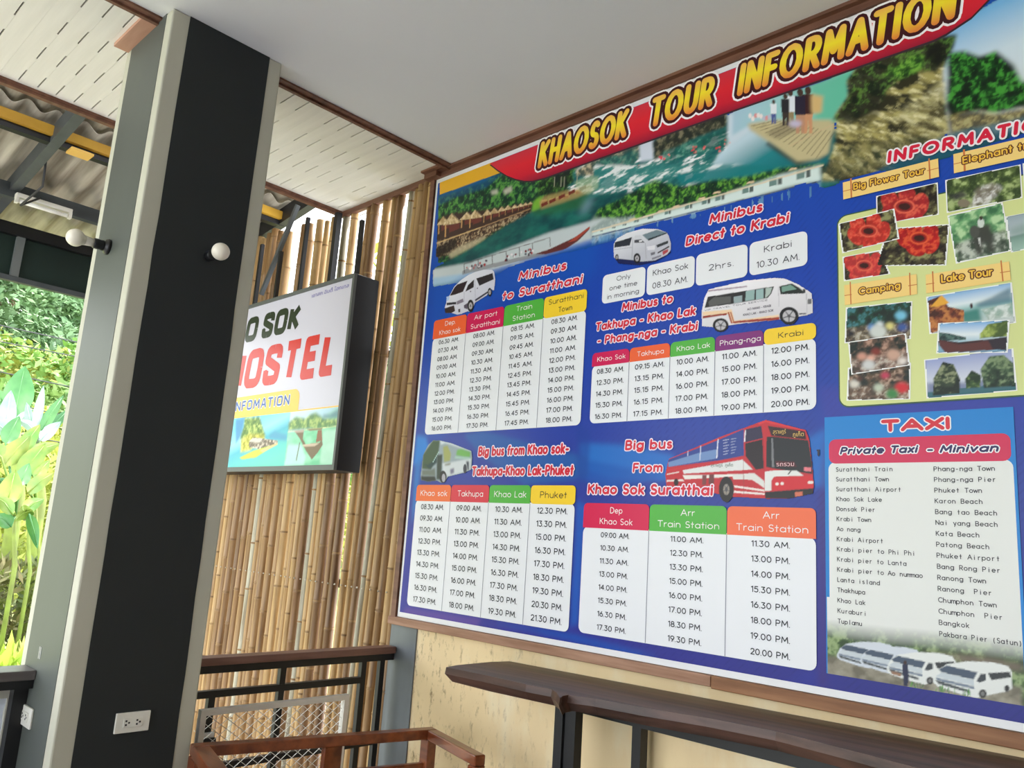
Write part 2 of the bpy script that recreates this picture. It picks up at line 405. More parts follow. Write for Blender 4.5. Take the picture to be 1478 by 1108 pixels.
# tree whose leaves show between the poles of the screen
bt = thing('leafy_tree', 'green tree seen through the gaps of the bamboo screen', 'tree', (-4.0, 3.6, GZ))
crown_mesh(11, 500, LEAF2, (.95, .95, .9), .2)
mbc = crown_mesh(11, 700, LEAF2, (1.0, 1.0, .95), .2)
mbc.v = [(v[0]-4.0, v[1]+3.6, v[2]+4.2) for v in mbc.v]
mbc.build('crown', LEAF2, bt)
MB().tube([(-4.0, 3.6, GZ), (-4.05, 3.62, 2), (-3.95, 3.6, 4.2)], [.09, .07, .03], 8).build('trunk', BARK, bt)

def leaf_blade(mb, base, yaw, pitch, L, W, droop, n=9, fold=.12, split=None):
    """broad leaf with a folded midrib, arching down"""
    b = Vector(base); V = []; F = []; p = Vector(b); a = pitch
    for i in range(n+1):
        t = i/n; w = W*.5*math.sin(math.pi*min(1, .07+t*.93))**.62*(1 if t < .97 else .35)
        d = Vector((math.cos(yaw)*math.cos(a), math.sin(yaw)*math.cos(a), math.sin(a))); s = Vector((-math.sin(yaw), math.cos(yaw), 0)); u = s.cross(d)
        if i: p = p+d*(L/n)
        V += [p-s*w-u*w*fold*2, p.copy(), p+s*w-u*w*fold*2]; a -= droop/n
    for i in range(n):
        k = i*3; F += [(k, k+1, k+4, k+3), (k+1, k+2, k+5, k+4)]
    return mb.add(V, F, True)
def leafy_plant(name, label, cat, base, blades, m_of, stem_h, stem_r, group=None, stems=1):
    t = thing(name, label, cat, base, group); b = Vector(base)
    for k in range(stems):
        dx = (k-(stems-1)/2)*.16
        MB().tube([b+Vector((dx*.4, dx*.3, 0)), b+Vector((dx, dx, stem_h*.5)), b+Vector((dx*1.3, dx, stem_h))], [stem_r, stem_r*.8, stem_r*.5], 8).build('stem', STEM, t)
    for i, (yaw, pitch, L, W, droop, h, mk) in enumerate(blades):
        st = MB(); s0 = b+Vector((0, 0, h)); d = Vector((math.cos(yaw)*math.cos(pitch), math.sin(yaw)*math.cos(pitch), math.sin(pitch)))
        st.tube([s0, s0+d*.16*L, s0+d*.3*L], [.018, .012, .009], 6)
        leaf_blade(st, s0+d*.25*L, yaw, pitch, L, W, droop)
        st.build('leaf', m_of[mk], t)
    return t
def at(px, x): return on(px, 0, x)
# banana clump: tall leaves, some whitened with painted glare
mk = {'b': BANANA, 'p': BANANA_GLARE, 'c': CANNA}
def pxplant(name, label, px_base_top, x, leaves, sr, group=None, cat='plant'):
    """leaves: (px_x, px_y tip, width) reached from a crown point; planted on the ground straight below"""
    c = at(px_base_top, x); base = (x, c[1], GZ); h = c[2]-GZ
    t = thing(name, label, cat, base, group)
    MB().tube([base, (x+.03, c[1]+.02, GZ+h*.5), (x, c[1], c[2])], [sr, sr*.85, sr*.5], 9).build('stem', STEM, t)
    for tip, xo, W, m in leaves:
        e = Vector(at(tip, x+xo)); s0 = Vector((x, c[1], c[2]-rnd.uniform(0, .12)*h)); d = e-s0; L = d.length
        mb = MB(); side = d.cross(Vector((1, 0, 0))).normalized(); n = 9; V = []; F = []
        W = W*.58; bow = Vector((.10*L, 0, .07*L)); nrm = d.cross(side).normalized()
        for i in range(n+1):
            tt = i/n; tl = .12+.88*tt; p = s0+d*tl+bow*math.sin(math.pi*tl)
            w = W*.5*max(.03, math.sin(math.pi*min(1, .05+tt*.95))**.6)
            V += [p-side*w+nrm*w*.35, p, p+side*w+nrm*w*.35]
        for i in range(n):
            k = i*3; F += [(k, k+1, k+4, k+3), (k+1, k+2, k+5, k+4)]
        mb.add(V, F, True); mb.tube([s0, s0+d*.14+bow*.4, s0+d*.5+bow, s0+d*.95+bow*.15], [.02, .014, .01, .004], 5)
        mb.build('leaf', m, t)
    return t
def leaf_cluster(name, label, cat, x, stems, leaves):
    """stems: (foot px, top px, radius); leaves: (base px, tip px, width px, bow, depth offset, material, nearest stem)"""
    f0 = at(stems[0][0], x); t = thing(name, label, cat, (x, f0[1], GZ)); tops = []
    for fo, to, r in stems:
        A_ = Vector(at(fo, x)); B_ = Vector(at(to, x)); tops.append((A_, B_))
        MB().tube([Vector((A_.x, A_.y, GZ)), A_.lerp(B_, .3)+Vector((.02, .02, 0)), A_.lerp(B_, .7), B_], [r, r*.9, r*.7, r*.4], 8).build('stem', STEM, t)
    for bp_, tip, wpx, bow, xo, m, si in leaves:
        xx = x+xo; P0 = Vector(at(bp_, xx)); P1 = Vector(at(tip, xx-.12)); d = P1-P0; L_ = d.length; dist = (P0-Vector(CAM)).length; W = wpx*dist/FPX*.5
        view = (P0-Vector(CAM)).normalized(); side = d.cross(view).normalized(); n = 12; V = []; F = []; nb = Vector((0, 0, 1))*bow*L_
        nrm = side.cross(d).normalized()
        for i in range(n+1):
            tt = i/n; w = W*max(.02, math.sin(math.pi*tt**.85)**.75); p = P0+d*tt+nb*math.sin(math.pi*tt)+nrm*(.10*L_*math.sin(math.pi*tt))
            rip = .06*W*math.sin(tt*21+xo*30)
            V += [p-side*w+nrm*(w*.45+rip), p-side*w*.5+nrm*w*.16, p, p+side*w*.5+nrm*w*.16, p+side*w+nrm*(w*.45-rip)]
        for i in range(n):
            for c_ in range(4): k = i*5+c_; F.append((k, k+1, k+6, k+5))
        mb = MB(); mb.add(V, F, True); A_, B_ = tops[si]; q = A_.lerp(B_, .92)
        mb.tube([q, q.lerp(P0, .6)+Vector((0, 0, .03)), P0, P0+d*.5+nb, P0+d*.9+nb*.3], [.016, .012, .009, .006, .003], 5)
        mb.build('leaf', m, t)
    return t
leaf_cluster('banana_plant', 'banana plant with one big dark green leaf and narrow glare-whitened leaves at its foot', 'banana plant', -8.2, [((22, 760), (24, 606), .09)],
    [((20, 600), (36, 528), 34, .02, -.3, BANANA, 0), ((6, 622), (16, 563), 20, .0, .1, BANANA_GLARE, 0), ((26, 612), (2, 575), 16, .05, 0, BANANA, 0), ((14, 628), (-26, 600), 20, .1, .2, BANANA_GLARE, 0), ((22, 618), (48, 590), 12, .1, .3, BANANA_GLARE, 0), ((18, 610), (-14, 556), 22, .03, -.2, BANANA, 0)])
leaf_cluster('banana_plant', 'banana plant with narrow glare-whitened upright leaves close to the column edge', 'banana plant', -7.6, [((56, 760), (54, 632), .07)],
    [((50, 622), (63, 556), 11, .02, 0, BANANA_GLARE, 0), ((56, 628), (92, 570), 13, .05, .1, BANANA, 0), ((52, 624), (27, 606), 12, .1, .2, BANANA_GLARE, 0), ((58, 636), (88, 608), 15, .06, .2, BANANA_GLARE, 0), ((50, 630), (72, 590), 14, .0, -.1, BANANA, 0),
     ((48, 630), (38, 580), 12, .0, -.2, BANANA_GLARE, 0), ((60, 634), (100, 590), 14, .04, -.2, BANANA, 0)])
leaf_cluster('broad_leaf_shrub', 'shrub of broad yellow green leaves in front of the bananas', 'shrub', -6.3, [((38, 860), (42, 742), .022), ((16, 850), (22, 736), .025), ((54, 850), (52, 720), .02)],
    [((30, 690), (66, 640), 26, .05, .0, CANNA, 2), ((6, 672), (44, 628), 24, .06, -.1, CANNA, 1), ((44, 660), (86, 640), 18, .08, -.2, CANNA, 2), ((10, 728), (22, 678), 26, .03, .3, CANNA, 1), ((24, 716), (-4, 690), 20, .08, .2, BANANA, 1),
     ((40, 712), (78, 682), 18, .08, .25, CANNA, 2), ((34, 738), (64, 720), 17, .1, .35, CANNA, 0), ((46, 736), (22, 752), 17, .14, .4, CANNA, 0), ((42, 742), (54, 792), 13, .04, .4, BANANA, 0), ((28, 700), (42, 668), 18, .04, .1, BANANA, 1),
     ((50, 690), (72, 664), 16, .06, .0, CANNA, 2), ((2, 660), (-20, 640), 22, .08, 0, CANNA, 1), ((8, 640), (28, 600), 20, .04, -.3, BANANA, 1), ((30, 652), (58, 612), 18, .04, -.3, CANNA, 1), ((16, 760), (-8, 742), 18, .1, .3, BANANA, 1), ((18, 742), (-6, 716), 16, .1, .45, CANNA, 1)])
dk = mat('dark_undergrowth_leaf', (70, 92, 44), .7, (104, 92, 54), (2, 2, 2))  # dark green to brown leaf colour, mixed at random
def hedge(name, label, x, y0, y1, h, n, leaf, m, seed):
    rr = random.Random(seed); mb = MB(); V = []; F = []
    for k in range(n):
        p = Vector((x+rr.uniform(-.35, .35), rr.uniform(y0, y1), GZ+rr.uniform(0, h)))
        u = Vector((rr.gauss(0, .5), rr.gauss(0, .5), rr.gauss(.4, .5))).normalized(); w = u.orthogonal().normalized(); w = Matrix.Rotation(rr.uniform(0, 6.28), 3, u) @ w
        L = leaf*rr.uniform(.6, 1.5); i = len(V); V += [p, p+u*L*.5+w*L*.12, p+u*L, p+u*L*.5-w*L*.12]; F.append((i, i+1, i+2, i+3))
    mb.add(V, F); o = mb.build(name, m, origin=(x, (y0+y1)/2, GZ)); tag(o, label, 'bushes', kind='stuff'); return o
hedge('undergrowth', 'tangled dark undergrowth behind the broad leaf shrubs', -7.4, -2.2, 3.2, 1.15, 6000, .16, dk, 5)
hedge('flowering_bushes', 'yellow green bushes at the foot of the hillside', -10.5, -2.5, 5.5, 2.6, 9000, .2, LEAF2, 6)
hedge('grass', 'long bright grass at the edge of the terrace', -5.6, -2.0, 1.6, .3, 5200, .28, mat('grass_blade', (190, 206, 92), .7, (150, 180, 66), (3, 3, 3)), 8)

for k, (ya, yb) in enumerate([(452, 480), (478, 500), (560, 590), (606, 628), (520, 546)]):
    A = Vector(at((-120, ya-24), -9.2)); B = Vector(at((160, yb+12), -9.2)); d = B-A
    pts = [A-d*3+d*7*i/20+Vector((0, 0, .9*((i/10-1)**2-.4)*.35)) for i in range(21)]
    MB().tube(pts, .008, 5).build('power_cable', mat('cable_black', (60, 60, 62), .6), origin=A)
    o = bpy.data.objects[[n.name for n in bpy.data.objects if n.name.startswith('power_cable')][-1]]
    tag(o, ['highest of the five overhead cables crossing the view of the hillside', 'second highest of the five overhead cables before the hillside', 'overhead cable second from the bottom, above the banana leaves', 'lowest of the five overhead cables, crossing the banana leaves', 'middle one of the five overhead cables before the hillside'][k], 'cable', 'overhead cables')

# ------------------------------------------------------------------ neighbouring lean-to roof
roof_z = lambda x: 3.40+.14*(x+.85)      # underside, falling away from the terrace
ro = thing('carport_roof', 'corrugated fibre cement lean-to roof on dark steel frame', 'roof', (-1.6, -1.2, 3.1))
ASB = mat('weathered_fibre_cement', (200, 192, 174), .9, (150, 141, 126), (1.6, 22, 3), bump=.3, detail=9)
def corr(x0, x1, dz, name, y0=-4.6, y1=.12):
    mb = MB(); V = []; F = []; n = int((y1-y0)/.011); xs = [x0, (x0+x1)/2, x1]
    for i in range(n+1):
        y = y0+(y1-y0)*i/n
        for x in xs: V.append((x, y, roof_z(x)+dz+.021*math.sin(2*math.pi*y/.13)))
    for i in range(n):
        for k in range(2): a = i*3+k; F.append((a, a+1, a+4, a+3))
    nb = len(V); V += [(v[0], v[1], v[2]+.006) for v in V]; F += [tuple(q+nb for q in f[::-1]) for f in F]
    for i in range(n): a = i*3+2; F.append((a, a+3, a+3+nb, a+nb)); b = i*3; F.append((b, b+nb, b+3+nb, b+3))
    return mb.add(V, F, True).build(name, ASB, ro)
corr(-1.62, -.80, .085, 'roof_sheet'); corr(-2.95, -1.46, .052, 'roof_sheet')
Ystl = mat('yellow_painted_purlin', (206, 160, 52), .6, (180, 134, 40), (3, 3, 3))
zy = roof_z(-1.5)
MB().box(-1.52, -1.49, -4.6, .05, zy-.036, zy+.012).build('purlin', Ystl, ro, label='yellow purlin')
MB().box(-1.57, -1.522, -4.6, .05, zy-.066, zy-.006).build('purlin', BLACKSTEEL, ro)
MB().box(-1.56, -1.47, at((101, 205), -1.52)[1], at((133, 215), -1.52)[1], zy-.078, zy-.0665).build('splice_plate', mat('yellow_splice', (232, 186, 96), .6), ro, label='pale yellow splice plate')
def slope_hit(px, dz=-.03):
    d = RM @ np.array([(px[0]-739)/FPX, (554-px[1])/FPX, -1.0])
    t = (3.40+dz+.14*.85+.14*CAM[0]-CAM[2])/(d[2]-.14*d[0]); return CAM+d*t
ra = slope_hit((100, 180)); y_r = ra[1]
MB().bar((-.9, y_r, roof_z(-.9)-.02), (-2.9, y_r-.02, roof_z(-2.9)-.02), .05, .09).build('rafter', GREYSTEEL, ro)
MB().bar((-.86, .04, roof_z(-.86)-.01), (-2.95, .04, roof_z(-2.95)-.01), .05, .10).build('rafter', BLACKSTEEL, ro)
for yy in (y_r-1.6, y_r-3.1): MB().bar((-.9, yy, roof_z(-.9)-.02), (-2.9, yy, roof_z(-2.9)-.02), .05, .09).build('rafter', GREYSTEEL, ro)
MB().box(-2.19, -2.14, -4.6, .05, roof_z(-2.15)-.10, roof_z(-2.15)-.02).build('tie_beam', GREYSTEEL, ro)
GREEN = mat('dark_green_sheet', (28, 48, 40), .7, (22, 38, 32), (2, 2, 2))
xb = -2.62
zb0 = at((60, 410), xb)[2]; zb1 = roof_z(xb)-.04
fb = thing('gable_boarding', 'dark green sheet boarding hung under the lean-to roof edge', 'boarding', (xb, -1.2, zb0))
py = [at((28, 350), xb)[1]]
ys = [-4.6, py[0]-.95*3, py[0]-.95*2, py[0]-.95, py[0], py[0]+.95, .04]
ys = sorted(set(round(v, 3) for v in ys if v < .05))
for i in range(len(ys)-1):
    MB().box(xb-.01, xb, ys[i]+.002, ys[i+1]-.002, zb0, zb1).build('sheet', GREEN, fb)
for v in ys[1:-1]:
    MB().box(xb, xb+.03, v-.022, v+.022, zb0-.01, zb1).build('upright', mat('grey_upright', (112, 116, 114), .6), fb)
MB().box(xb-.005, xb+.035, -4.6, .05, zb0-.03, zb0).build('bottom_rail', GREYSTEEL, fb)
MB().box(xb+.001, xb+.045, -4.6, .05, zb1-.07, zb1).build('top_rail', BLACKSTEEL, fb)
for v in (ys[0]+.05, .06): MB().box(xb-.04, xb+.02, v-.03, v+.03, GZ, zb1).build('post', GREYSTEEL, fb)

# fluorescent fitting under the tie beam
a1 = at((22, 284), -2.12); a2 = at((103, 309), -2.12)
lt = thing('tube_light', 'white fluorescent batten hanging under the dark tie beam', 'light', (-2.12, (a1[1]+a2[1])/2, a1[2]))
zl = (a1[2]+a2[2])/2; WM = mat('white_enamel', (236, 232, 220), .4)
MB().box(-2.15, -2.10, a1[1], a2[1], zl, zl+.025, .004).build('housing', WM, lt)
MB().tube([(-2.115, a1[1]+.02, zl-.018), (-2.115, a2[1]-.02, zl-.018)], .012, 12).build('tube', mat('tube_glass', (246, 244, 236), .3), lt)
for v in (a1[1]+.008, a2[1]-.008): MB().box(-2.13, -2.10, v-.008, v+.008, zl-.032, zl+.002).build('end_cap', WM, lt)
for v in (a1[1]+.08, a2[1]-.08): MB().tube([(-2.125, v, zl+.02), (-2.15, v, roof_z(-2.15)-.1)], .003, 6).build('hanger', BLACKSTEEL, lt)
c0 = at((70, 218), -1.9); mid = at((48, 255), -2.0)
MB().tube([(-1.75, y_r+.02, roof_z(-1.75)-.04), (-1.85, y_r+.05, roof_z(-1.8)-.14), (-2.0, y_r+.0, roof_z(-2)-.2), (-2.1, (a1[1]+a2[1])/2-.03, zl+.03)], .006, 7).build('lamp_cable', mat('cable_black', (60, 60, 62)), lt)

# ------------------------------------------------------------------ bamboo screen
BMAT = None
def bamboo_mat(name, a, b_, c):
    m = bpy.data.materials.new(name); m.use_nodes = True; N = m.node_tree.nodes; L = m.node_tree.links; b = N['Principled BSDF']
    oi = N.new('ShaderNodeObjectInfo'); r = N.new('ShaderNodeValToRGB'); r.color_ramp.elements[0].color = tuple(lin(a))+(1,); r.color_ramp.elements[1].color = tuple(lin(c))+(1,)
    e = r.color_ramp.elements.new(.55); e.color = tuple(lin(b_))+(1,)
    L.new(oi.outputs['Random'], r.inputs[0])
    tc = N.new('ShaderNodeTexCoord'); mp = N.new('ShaderNodeMapping'); mp.inputs['Scale'].default_value = (55, 55, 3)
    nz = N.new('ShaderNodeTexNoise'); nz.inputs['Scale'].default_value = 1; nz.inputs['Detail'].default_value = 7
    ad = N.new('ShaderNodeVectorMath'); ad.operation = 'ADD'; L.new(tc.outputs['Object'], ad.inputs[0]); L.new(oi.outputs['Random'], ad.inputs[1])
    L.new(ad.outputs[0], mp.inputs[0]); L.new(mp.outputs[0], nz.inputs['Vector'])
    r2 = N.new('ShaderNodeValToRGB'); r2.color_ramp.elements[0].position = .5; r2.color_ramp.elements[1].position = .8; r2.color_ramp.elements[0].color = (0, 0, 0, 1)
    L.new(nz.outputs['Fac'], r2.inputs[0])
    mx = N.new('ShaderNodeMix'); mx.data_type = 'RGBA'; mx.blend_type = 'MULTIPLY'; L.new(r2.outputs[0], mx.inputs[0]); L.new(r.outputs[0], mx.inputs[6]); mx.inputs[7].default_value = (.32, .22, .13, 1)
    L.new(mx.outputs[2], b.inputs['Base Color']); b.inputs['Roughness'].default_value = .5
    bp = N.new('ShaderNodeBump'); bp.inputs['Strength'].default_value = .15; bp.inputs['Distance'].default_value = .003; L.new(nz.outputs['Fac'], bp.inputs['Height']); L.new(bp.outputs[0], b.inputs['Normal'])
    return m
BAM = bamboo_mat('straw_bamboo', (168, 132, 82), (184, 150, 100), (138, 102, 64))
BAMB = bamboo_mat('brown_bamboo', (132, 96, 60), (150, 114, 72), (106, 76, 48))
BAMG = bamboo_mat('grey_bamboo', (178, 172, 150), (186, 180, 158), (166, 160, 140))
NODEM = mat('bamboo_node', (158, 126, 82), .6, (118, 88, 56), (20, 20, 20))
scr = thing('bamboo_screen', 'tall screen of upright bamboo poles with gaps of sky near the top', 'screen', (-1.4, .02, GZ))
YC = .012
upx = [(386, 338), (393, 332), (402, 335), (408, 340), (415, 336), (436, 326), (444, 325), (457, 319), (466, 320), (478, 316)]
tops = []
def wx_(px, py): p = on((px, py), 1, YC); return p[0], p[2]
U = []       # (x at z 2.75, top z, x at z .6, r)
for px, ty in upx:
    x, _ = wx_(px, 374); U.append([x, wx_(px+4, ty)[1]])
for px in (494, 505, 527, 535, 550, 561, 569, 583, 592, 600, 608, 615, 621.5):
    x, _ = wx_(px, 374); U.append([x, CZ-.022])
# lower positions, dense
low = []; x = -.060; rr = random.Random(21)
while x > -3.3:
    d = rr.choice([.042, .047, .050, .054, .038]); low.append((x-d/2, d/2)); x -= d+rr.uniform(.002, .007)
U.sort(key=lambda u: -u[0]); ui = 0; assign = {}
for u in U:
    cand = [i for i in range(len(low)) if i not in assign and all(k < i for k in assign)]
    i = min(cand, key=lambda i: abs(low[i][0]-u[0]+.01)) if cand else None
    if i is not None: assign[i] = u
def pole(x0, xt, zt, r, m, yoff, seed):
    rr = random.Random(seed); mb = MB(); z = GZ; pts = []; rs = []; zn = GZ+rr.uniform(.1, .3); nodes = []
    H = zt-GZ; bow = rr.uniform(-.004, .004)
    def pt(z): t = (z-GZ)/H; return (x0+(xt-x0)*t+bow*math.sin(t*3.1), YC+yoff+.004*math.sin(t*2.5+seed), z)
    prof = [(GZ, r)]
    while zn < zt-.03:
        prof += [(zn-.010, r*.985), (zn-.004, r*1.10), (zn, r*.93), (zn+.005, r*1.08), (zn+.011, r*.98)]
        nodes.append(zn); zn += rr.uniform(.24, .36)
    prof.append((zt, r*.93))
    mb.tube([pt(z) for z, _ in prof], [q for _, q in prof], 9); o = mb.build('bamboo_pole', m, scr); o.data.materials.append(NODEM)
    dz = [zz for k, (zz, _) in enumerate(prof)]
    for p in o.data.polygons:
        zc = p.center.z+GZ
        if len(p.vertices) == 4 and any(abs(zc-z_) < .0052 for z_ in nodes): p.material_index = 1
    return o
random.seed(5)
for i, (x0, r) in enumerate(low):
    if i in assign:
        u = assign[i]; H = u[1]-GZ; k = (2.75-GZ)/H
        xl = x0+max(-.05, min(.05, (u[0]-x0)*.5)) if False else x0
        xt = xl+(u[0]-xl)/k; zt = u[1]
    else:
        xt = x0+rr.uniform(-.012, .012); zt = 2.50+rr.uniform(-.05, .08)
        if x0 < -1.5: zt = roof_z(x0)-.05+rr.uniform(-.06, 0); xt = x0
    m = BAMG if rr.random() < .06 else (BAMB if rr.random() < (.5 if x0 > -.3 else .25) else BAM)
    pole(x0, xt, zt, min(r, .028), m, rr.uniform(-.003, .003), i)
mb = MB()
for i, (x0, r) in enumerate(low):
    for zn in (1.19, .30): mb.lathe((x0, YC-r-.004, zn+.0), (0, 1, 0), [(-.004, .0005), (-.004, .004), (.0, .004)], 6)
mb.build('nail_head', mat('zinc_nails', (196, 190, 176), .4, metal=.3), scr)['kind'] = 'stuff'
for zz in (.3, 1.19, 2.3): MB().bar((-3.3, YC+.05, zz), (-.07, YC+.05, zz), .03, .04).build('back_rail', BLACKSTEEL, scr)

# ------------------------------------------------------------------ steel post, hangers and brace by the sign
p1 = on((487, 312), 1, -.055)
o = MB().box(p1[0]-.012, p1[0]+.018, -.066, -.036, 2.657, CZ-.03).build('steel_post', BLACKSTEEL, origin=(p1[0], -.05, 2.657)); tag(o, 'slim black steel post at the soffit corner behind the sign', 'post')

# ------------------------------------------------------------------ hostel light box
SY = -.175
sg = thing('light_box_sign', 'black framed light box hostel sign hanging before the bamboo', 'sign', (-1.3, -.1, 1.70))
sx1 = on((511, 394), 1, SY)[0]+.0; sx1 = (sx1+on((486, 676), 1, SY)[0])/2; sx0 = -2.35; sz1 = 2.655; sz0 = 1.71
BLK = mat('black_sign_case', (14, 15, 20), .5, (18, 19, 24), (4, 4, 4))
MB().box(sx0, sx1, SY+.008, -.035, sz0, sz1, .003).build('case', BLK, sg)
fm = MB()
for q in ((sx0, sx1, sz1-.016, sz1), (sx0, sx1, sz0, sz0+.024), (sx0, sx0+.016, sz0+.024, sz1-.016), (sx1-.016, sx1, sz0+.024, sz1-.016)):
    fm.box(q[0], q[1], SY-.006, SY+.010, q[2], q[3])
fm.build('frame', mat('grey_sign_frame', (92, 96, 94), .5), sg)
for px in ((394+7, 2), (379, 3), (522, 1)):
    pass
def hanger(pa, pb, w):
    A = on(pa, 1, -.10); B = on(pb, 1, -.10); z0 = max(sz1-.01, 0)
    MB().box(A[0]-w/2, A[0]+w/2, -.11, -.09, z0, A[2]).build('mounting_post', BLACKSTEEL, sg)
hanger((523, 318), (516, 390), .02); hanger((406, 363), (402, 425), .02); hanger((379, 353), (374, 430), .022); hanger((445, 314), (440, 400), .018)
A = on((430, 296), 1, -.10); B = on((377, 425), 1, -.10)
MB().bar(tuple(A), tuple(B), .022, .022).build('brace', GREYSTEEL, sg)

# ------------------------------------------------------------------ handrails
hr = thing('handrail', 'black steel railing with brown wood top between column and poster wall', 'railing', (-.02, -.5, 0))
RX = -.018
RY0, RY1 = CY1+.002, -.012
MB().box(RX-.032, RX+.032, RY0, RY1, .948, .975, .003).build('top_rail', RAILWOOD, hr, label='brown wooden top rail')
MB().box(RX-.019, RX+.019, RY0, RY1, .920, .948).build('rail', BLACKSTEEL, hr)
MB().box(RX-.012, RX+.012, RY0, -.168, .836, .860).build('rail', BLACKSTEEL, hr)
for y0, z0, z1 in ((-.529, .06, .92), (-.156, .0, .92), (-.062, .0, .92), (-.803, .06, .836), (-.975, 0, .92)):
    MB().box(RX-.011, RX+.011, y0-.012, y0+.012, z0, z1).build('baluster', BLACKSTEEL, hr)
for zz in (.60, .10): MB().box(RX-.010, RX+.010, RY0, -.062, zz-.012, zz+.012).build('rail', BLACKSTEEL, hr)

c1 = at((304, 1055), RX)
cl = thing('electrical_clamp', 'small black clamp with a white band on the railing post', 'clamp', (RX, -.803, .70))
MB().box(RX-.02, RX+.03, -.835, -.775, .66, .705, .006).build('body', BLACKSTEEL, cl)
MB().box(RX-.018, RX+.022, -.830, -.782, .705, .722, .002).build('white_band', mat('white_tape', (226, 226, 226), .5), cl)

h2 = thing('handrail', 'railing with dark wood top at the far left beside the column', 'railing', (-.1, -2.2, 0))
e1 = on((43, 972), 1, CY0)
HX = -.042
MB().box(HX-.083, HX+.03, -4.3, CY0-.002, .938, .966, .003).build('top_rail', mat('dark_rail_wood', (112, 106, 104), .35, (92, 84, 82), (20, 3, 20)), h2, label='dark wooden top rail')
MB().box(HX-.02, HX+.02, -4.3, CY0-.002, .912, .938).build('rail', BLACKSTEEL, h2)
for yy in (CY0-.022, -2.6, -3.9): MB().box(HX-.052, HX-.014, yy-.02, yy+.02, 0, .912).build('baluster', BLACKSTEEL, h2)
MB().box(HX-.02, HX+.02, -4.3, CY0-.042, .06, .10).build('rail', BLACKSTEEL, h2)
HX -= .03
bp = thing('white_banner', 'white corrugated sheet in a pale frame behind the far left railing', 'panel', (HX-.03, -2.2, .5))
mbw = MB(); V = []; F = []
for i in range(121):
    z = .13+.75*i/120
    V += [(HX-.035+.006*math.sin(i*.55), -2.55, z), (HX-.035+.006*math.sin(i*.55), CY0-.045, z)]
    if i: a = (i-1)*2; F.append((a, a+1, a+3, a+2))
mbw.add(V, F, True).build('sheet', mat('pale_blue_white_sheet', (214, 224, 240), .4, (232, 236, 244), (1, 1, 9)), bp)
fr = MB(); 
for q in ((-2.57, CY0-.028, .10, .125), (-2.57, CY0-.028, .875, .90), (CY0-.046, CY0-.028, .125, .875), (-2.57, -2.545, .125, .875)): fr.box(HX-.045, HX-.022, q[0], q[1], q[2], q[3])
fr.build('frame', mat('pale_frame', (206, 204, 192), .5), bp)

# ------------------------------------------------------------------ white expanded metal panel
mp_ = thing('mesh_panel', 'white expanded metal panel in flat frame standing against the railing', 'mesh panel', (.05, -.56, 0))
MX = .045; my0, my1, mz0, mz1 = -.868, -.262, .03, .812
WH = mat('white_painted_metal', (240, 238, 232), .5, (232, 230, 224), (6, 6, 6))
f_ = MB()
for q in ((my0, my1, mz1-.02, mz1), (my0, my1, mz0, mz0+.02), (my0, my0+.02, mz0+.02, mz1-.02), (my1-.02, my1, mz0+.02, mz1-.02)): f_.box(MX-.012, MX+.012, q[0], q[1], q[2], q[3])
f_.build('frame', WH, mp_)
me_ = MB(); LW, SW = .046, .0165
ny = int((my1-my0-.03)/LW)+1; nz = int((mz1-mz0-.03)/SW)+1
for i in range(ny):
    for j in range(nz):
        y = my0+.015+i*LW+(LW/2 if j % 2 else 0); z = mz0+.015+j*SW
        for (ya, za, yb, zb) in ((y, z, y+LW/2, z+SW), (y, z, y-LW/2, z+SW)):
            if min(ya, yb) < my0+.012 or max(ya, yb) > my1-.012 or zb > mz1-.012: continue
            dx = .0022; w = .0011
            me_.add([(MX-dx, ya, za-w), (MX+dx, ya, za+w), (MX+dx, yb, zb+w), (MX-dx, yb, zb-w), (MX-dx, ya, za+w), (MX-dx, yb, zb+w)], [(0, 1, 2, 3), (0, 4, 5, 3), (4, 1, 2, 5)])
me_.build('expanded_mesh', WH, mp_)['kind'] = 'stuff'
bl = thing('white_board', 'bluish white board edge between column and mesh panel', 'board', (-.09, -.92, 0))
MB().box(-.10, -.085, -.975, -.875, .0, .78, .002).build('board', mat('bluish_white_board', (206, 214, 232), .5, (196, 206, 226), (6, 6, 6)), bl)
bl.name = 'white_board'

# ------------------------------------------------------------------ wooden armchair at the bottom edge
ch = thing('wooden_armchair', 'reddish varnished wooden armchair frame with square rails below the railing', 'chair')
AZ = .76
A = np.array(on((275, 1072), 2, AZ)); B = np.array(on((623.7, 1048), 2, AZ)); Cc = np.array(on((708, 1087), 2, AZ))
u = (B-A); Lb = np.linalg.norm(u[:2]); u = u/Lb; v = np.array([-u[1], u[0], 0.])
if v @ (Cc-B) < 0: v = -v
LA = float(v @ (Cc-B))+.01
ch.location = tuple((A+B)/2*np.array([1, 1, 0]))
def CP(a, b, z): p = A+u*a+v*b; return (p[0], p[1], z)
def cbar(a0, b0, z0, a1, b1, z1, w, h, name): return MB().bar(CP(a0, b0, z0), CP(a1, b1, z1), w, h, bev=.004).build(name, TEAK, ch)
th = .034
cbar(0, .022, AZ-th/2, Lb, .022, AZ-th/2, .044, th, 'top_rail')
cbar(.024, .046, AZ-th/2, .024, LA+.03, AZ-th/2, .052, th, 'arm_rest')
cbar(Lb-.02, .046, AZ-th/2, Lb-.02, LA, AZ-th/2, .04, th, 'arm_rest')
for a_, b_ in ((.022, .022), (Lb-.021, .022), (.022, LA), (Lb-.021, LA-.02)):
    cbar(a_, b_, 0, a_, b_, AZ-th, .042, .042, 'leg')
cm = (np.array(on((467, 1066), 2, AZ-th))-A) @ u
cbar(cm, .022, .38, cm, .022, AZ-th, .022, .072, 'back_slat')
cbar(.04, .022, .62, Lb-.04, .022, .62, .024, .05, 'back_rail')
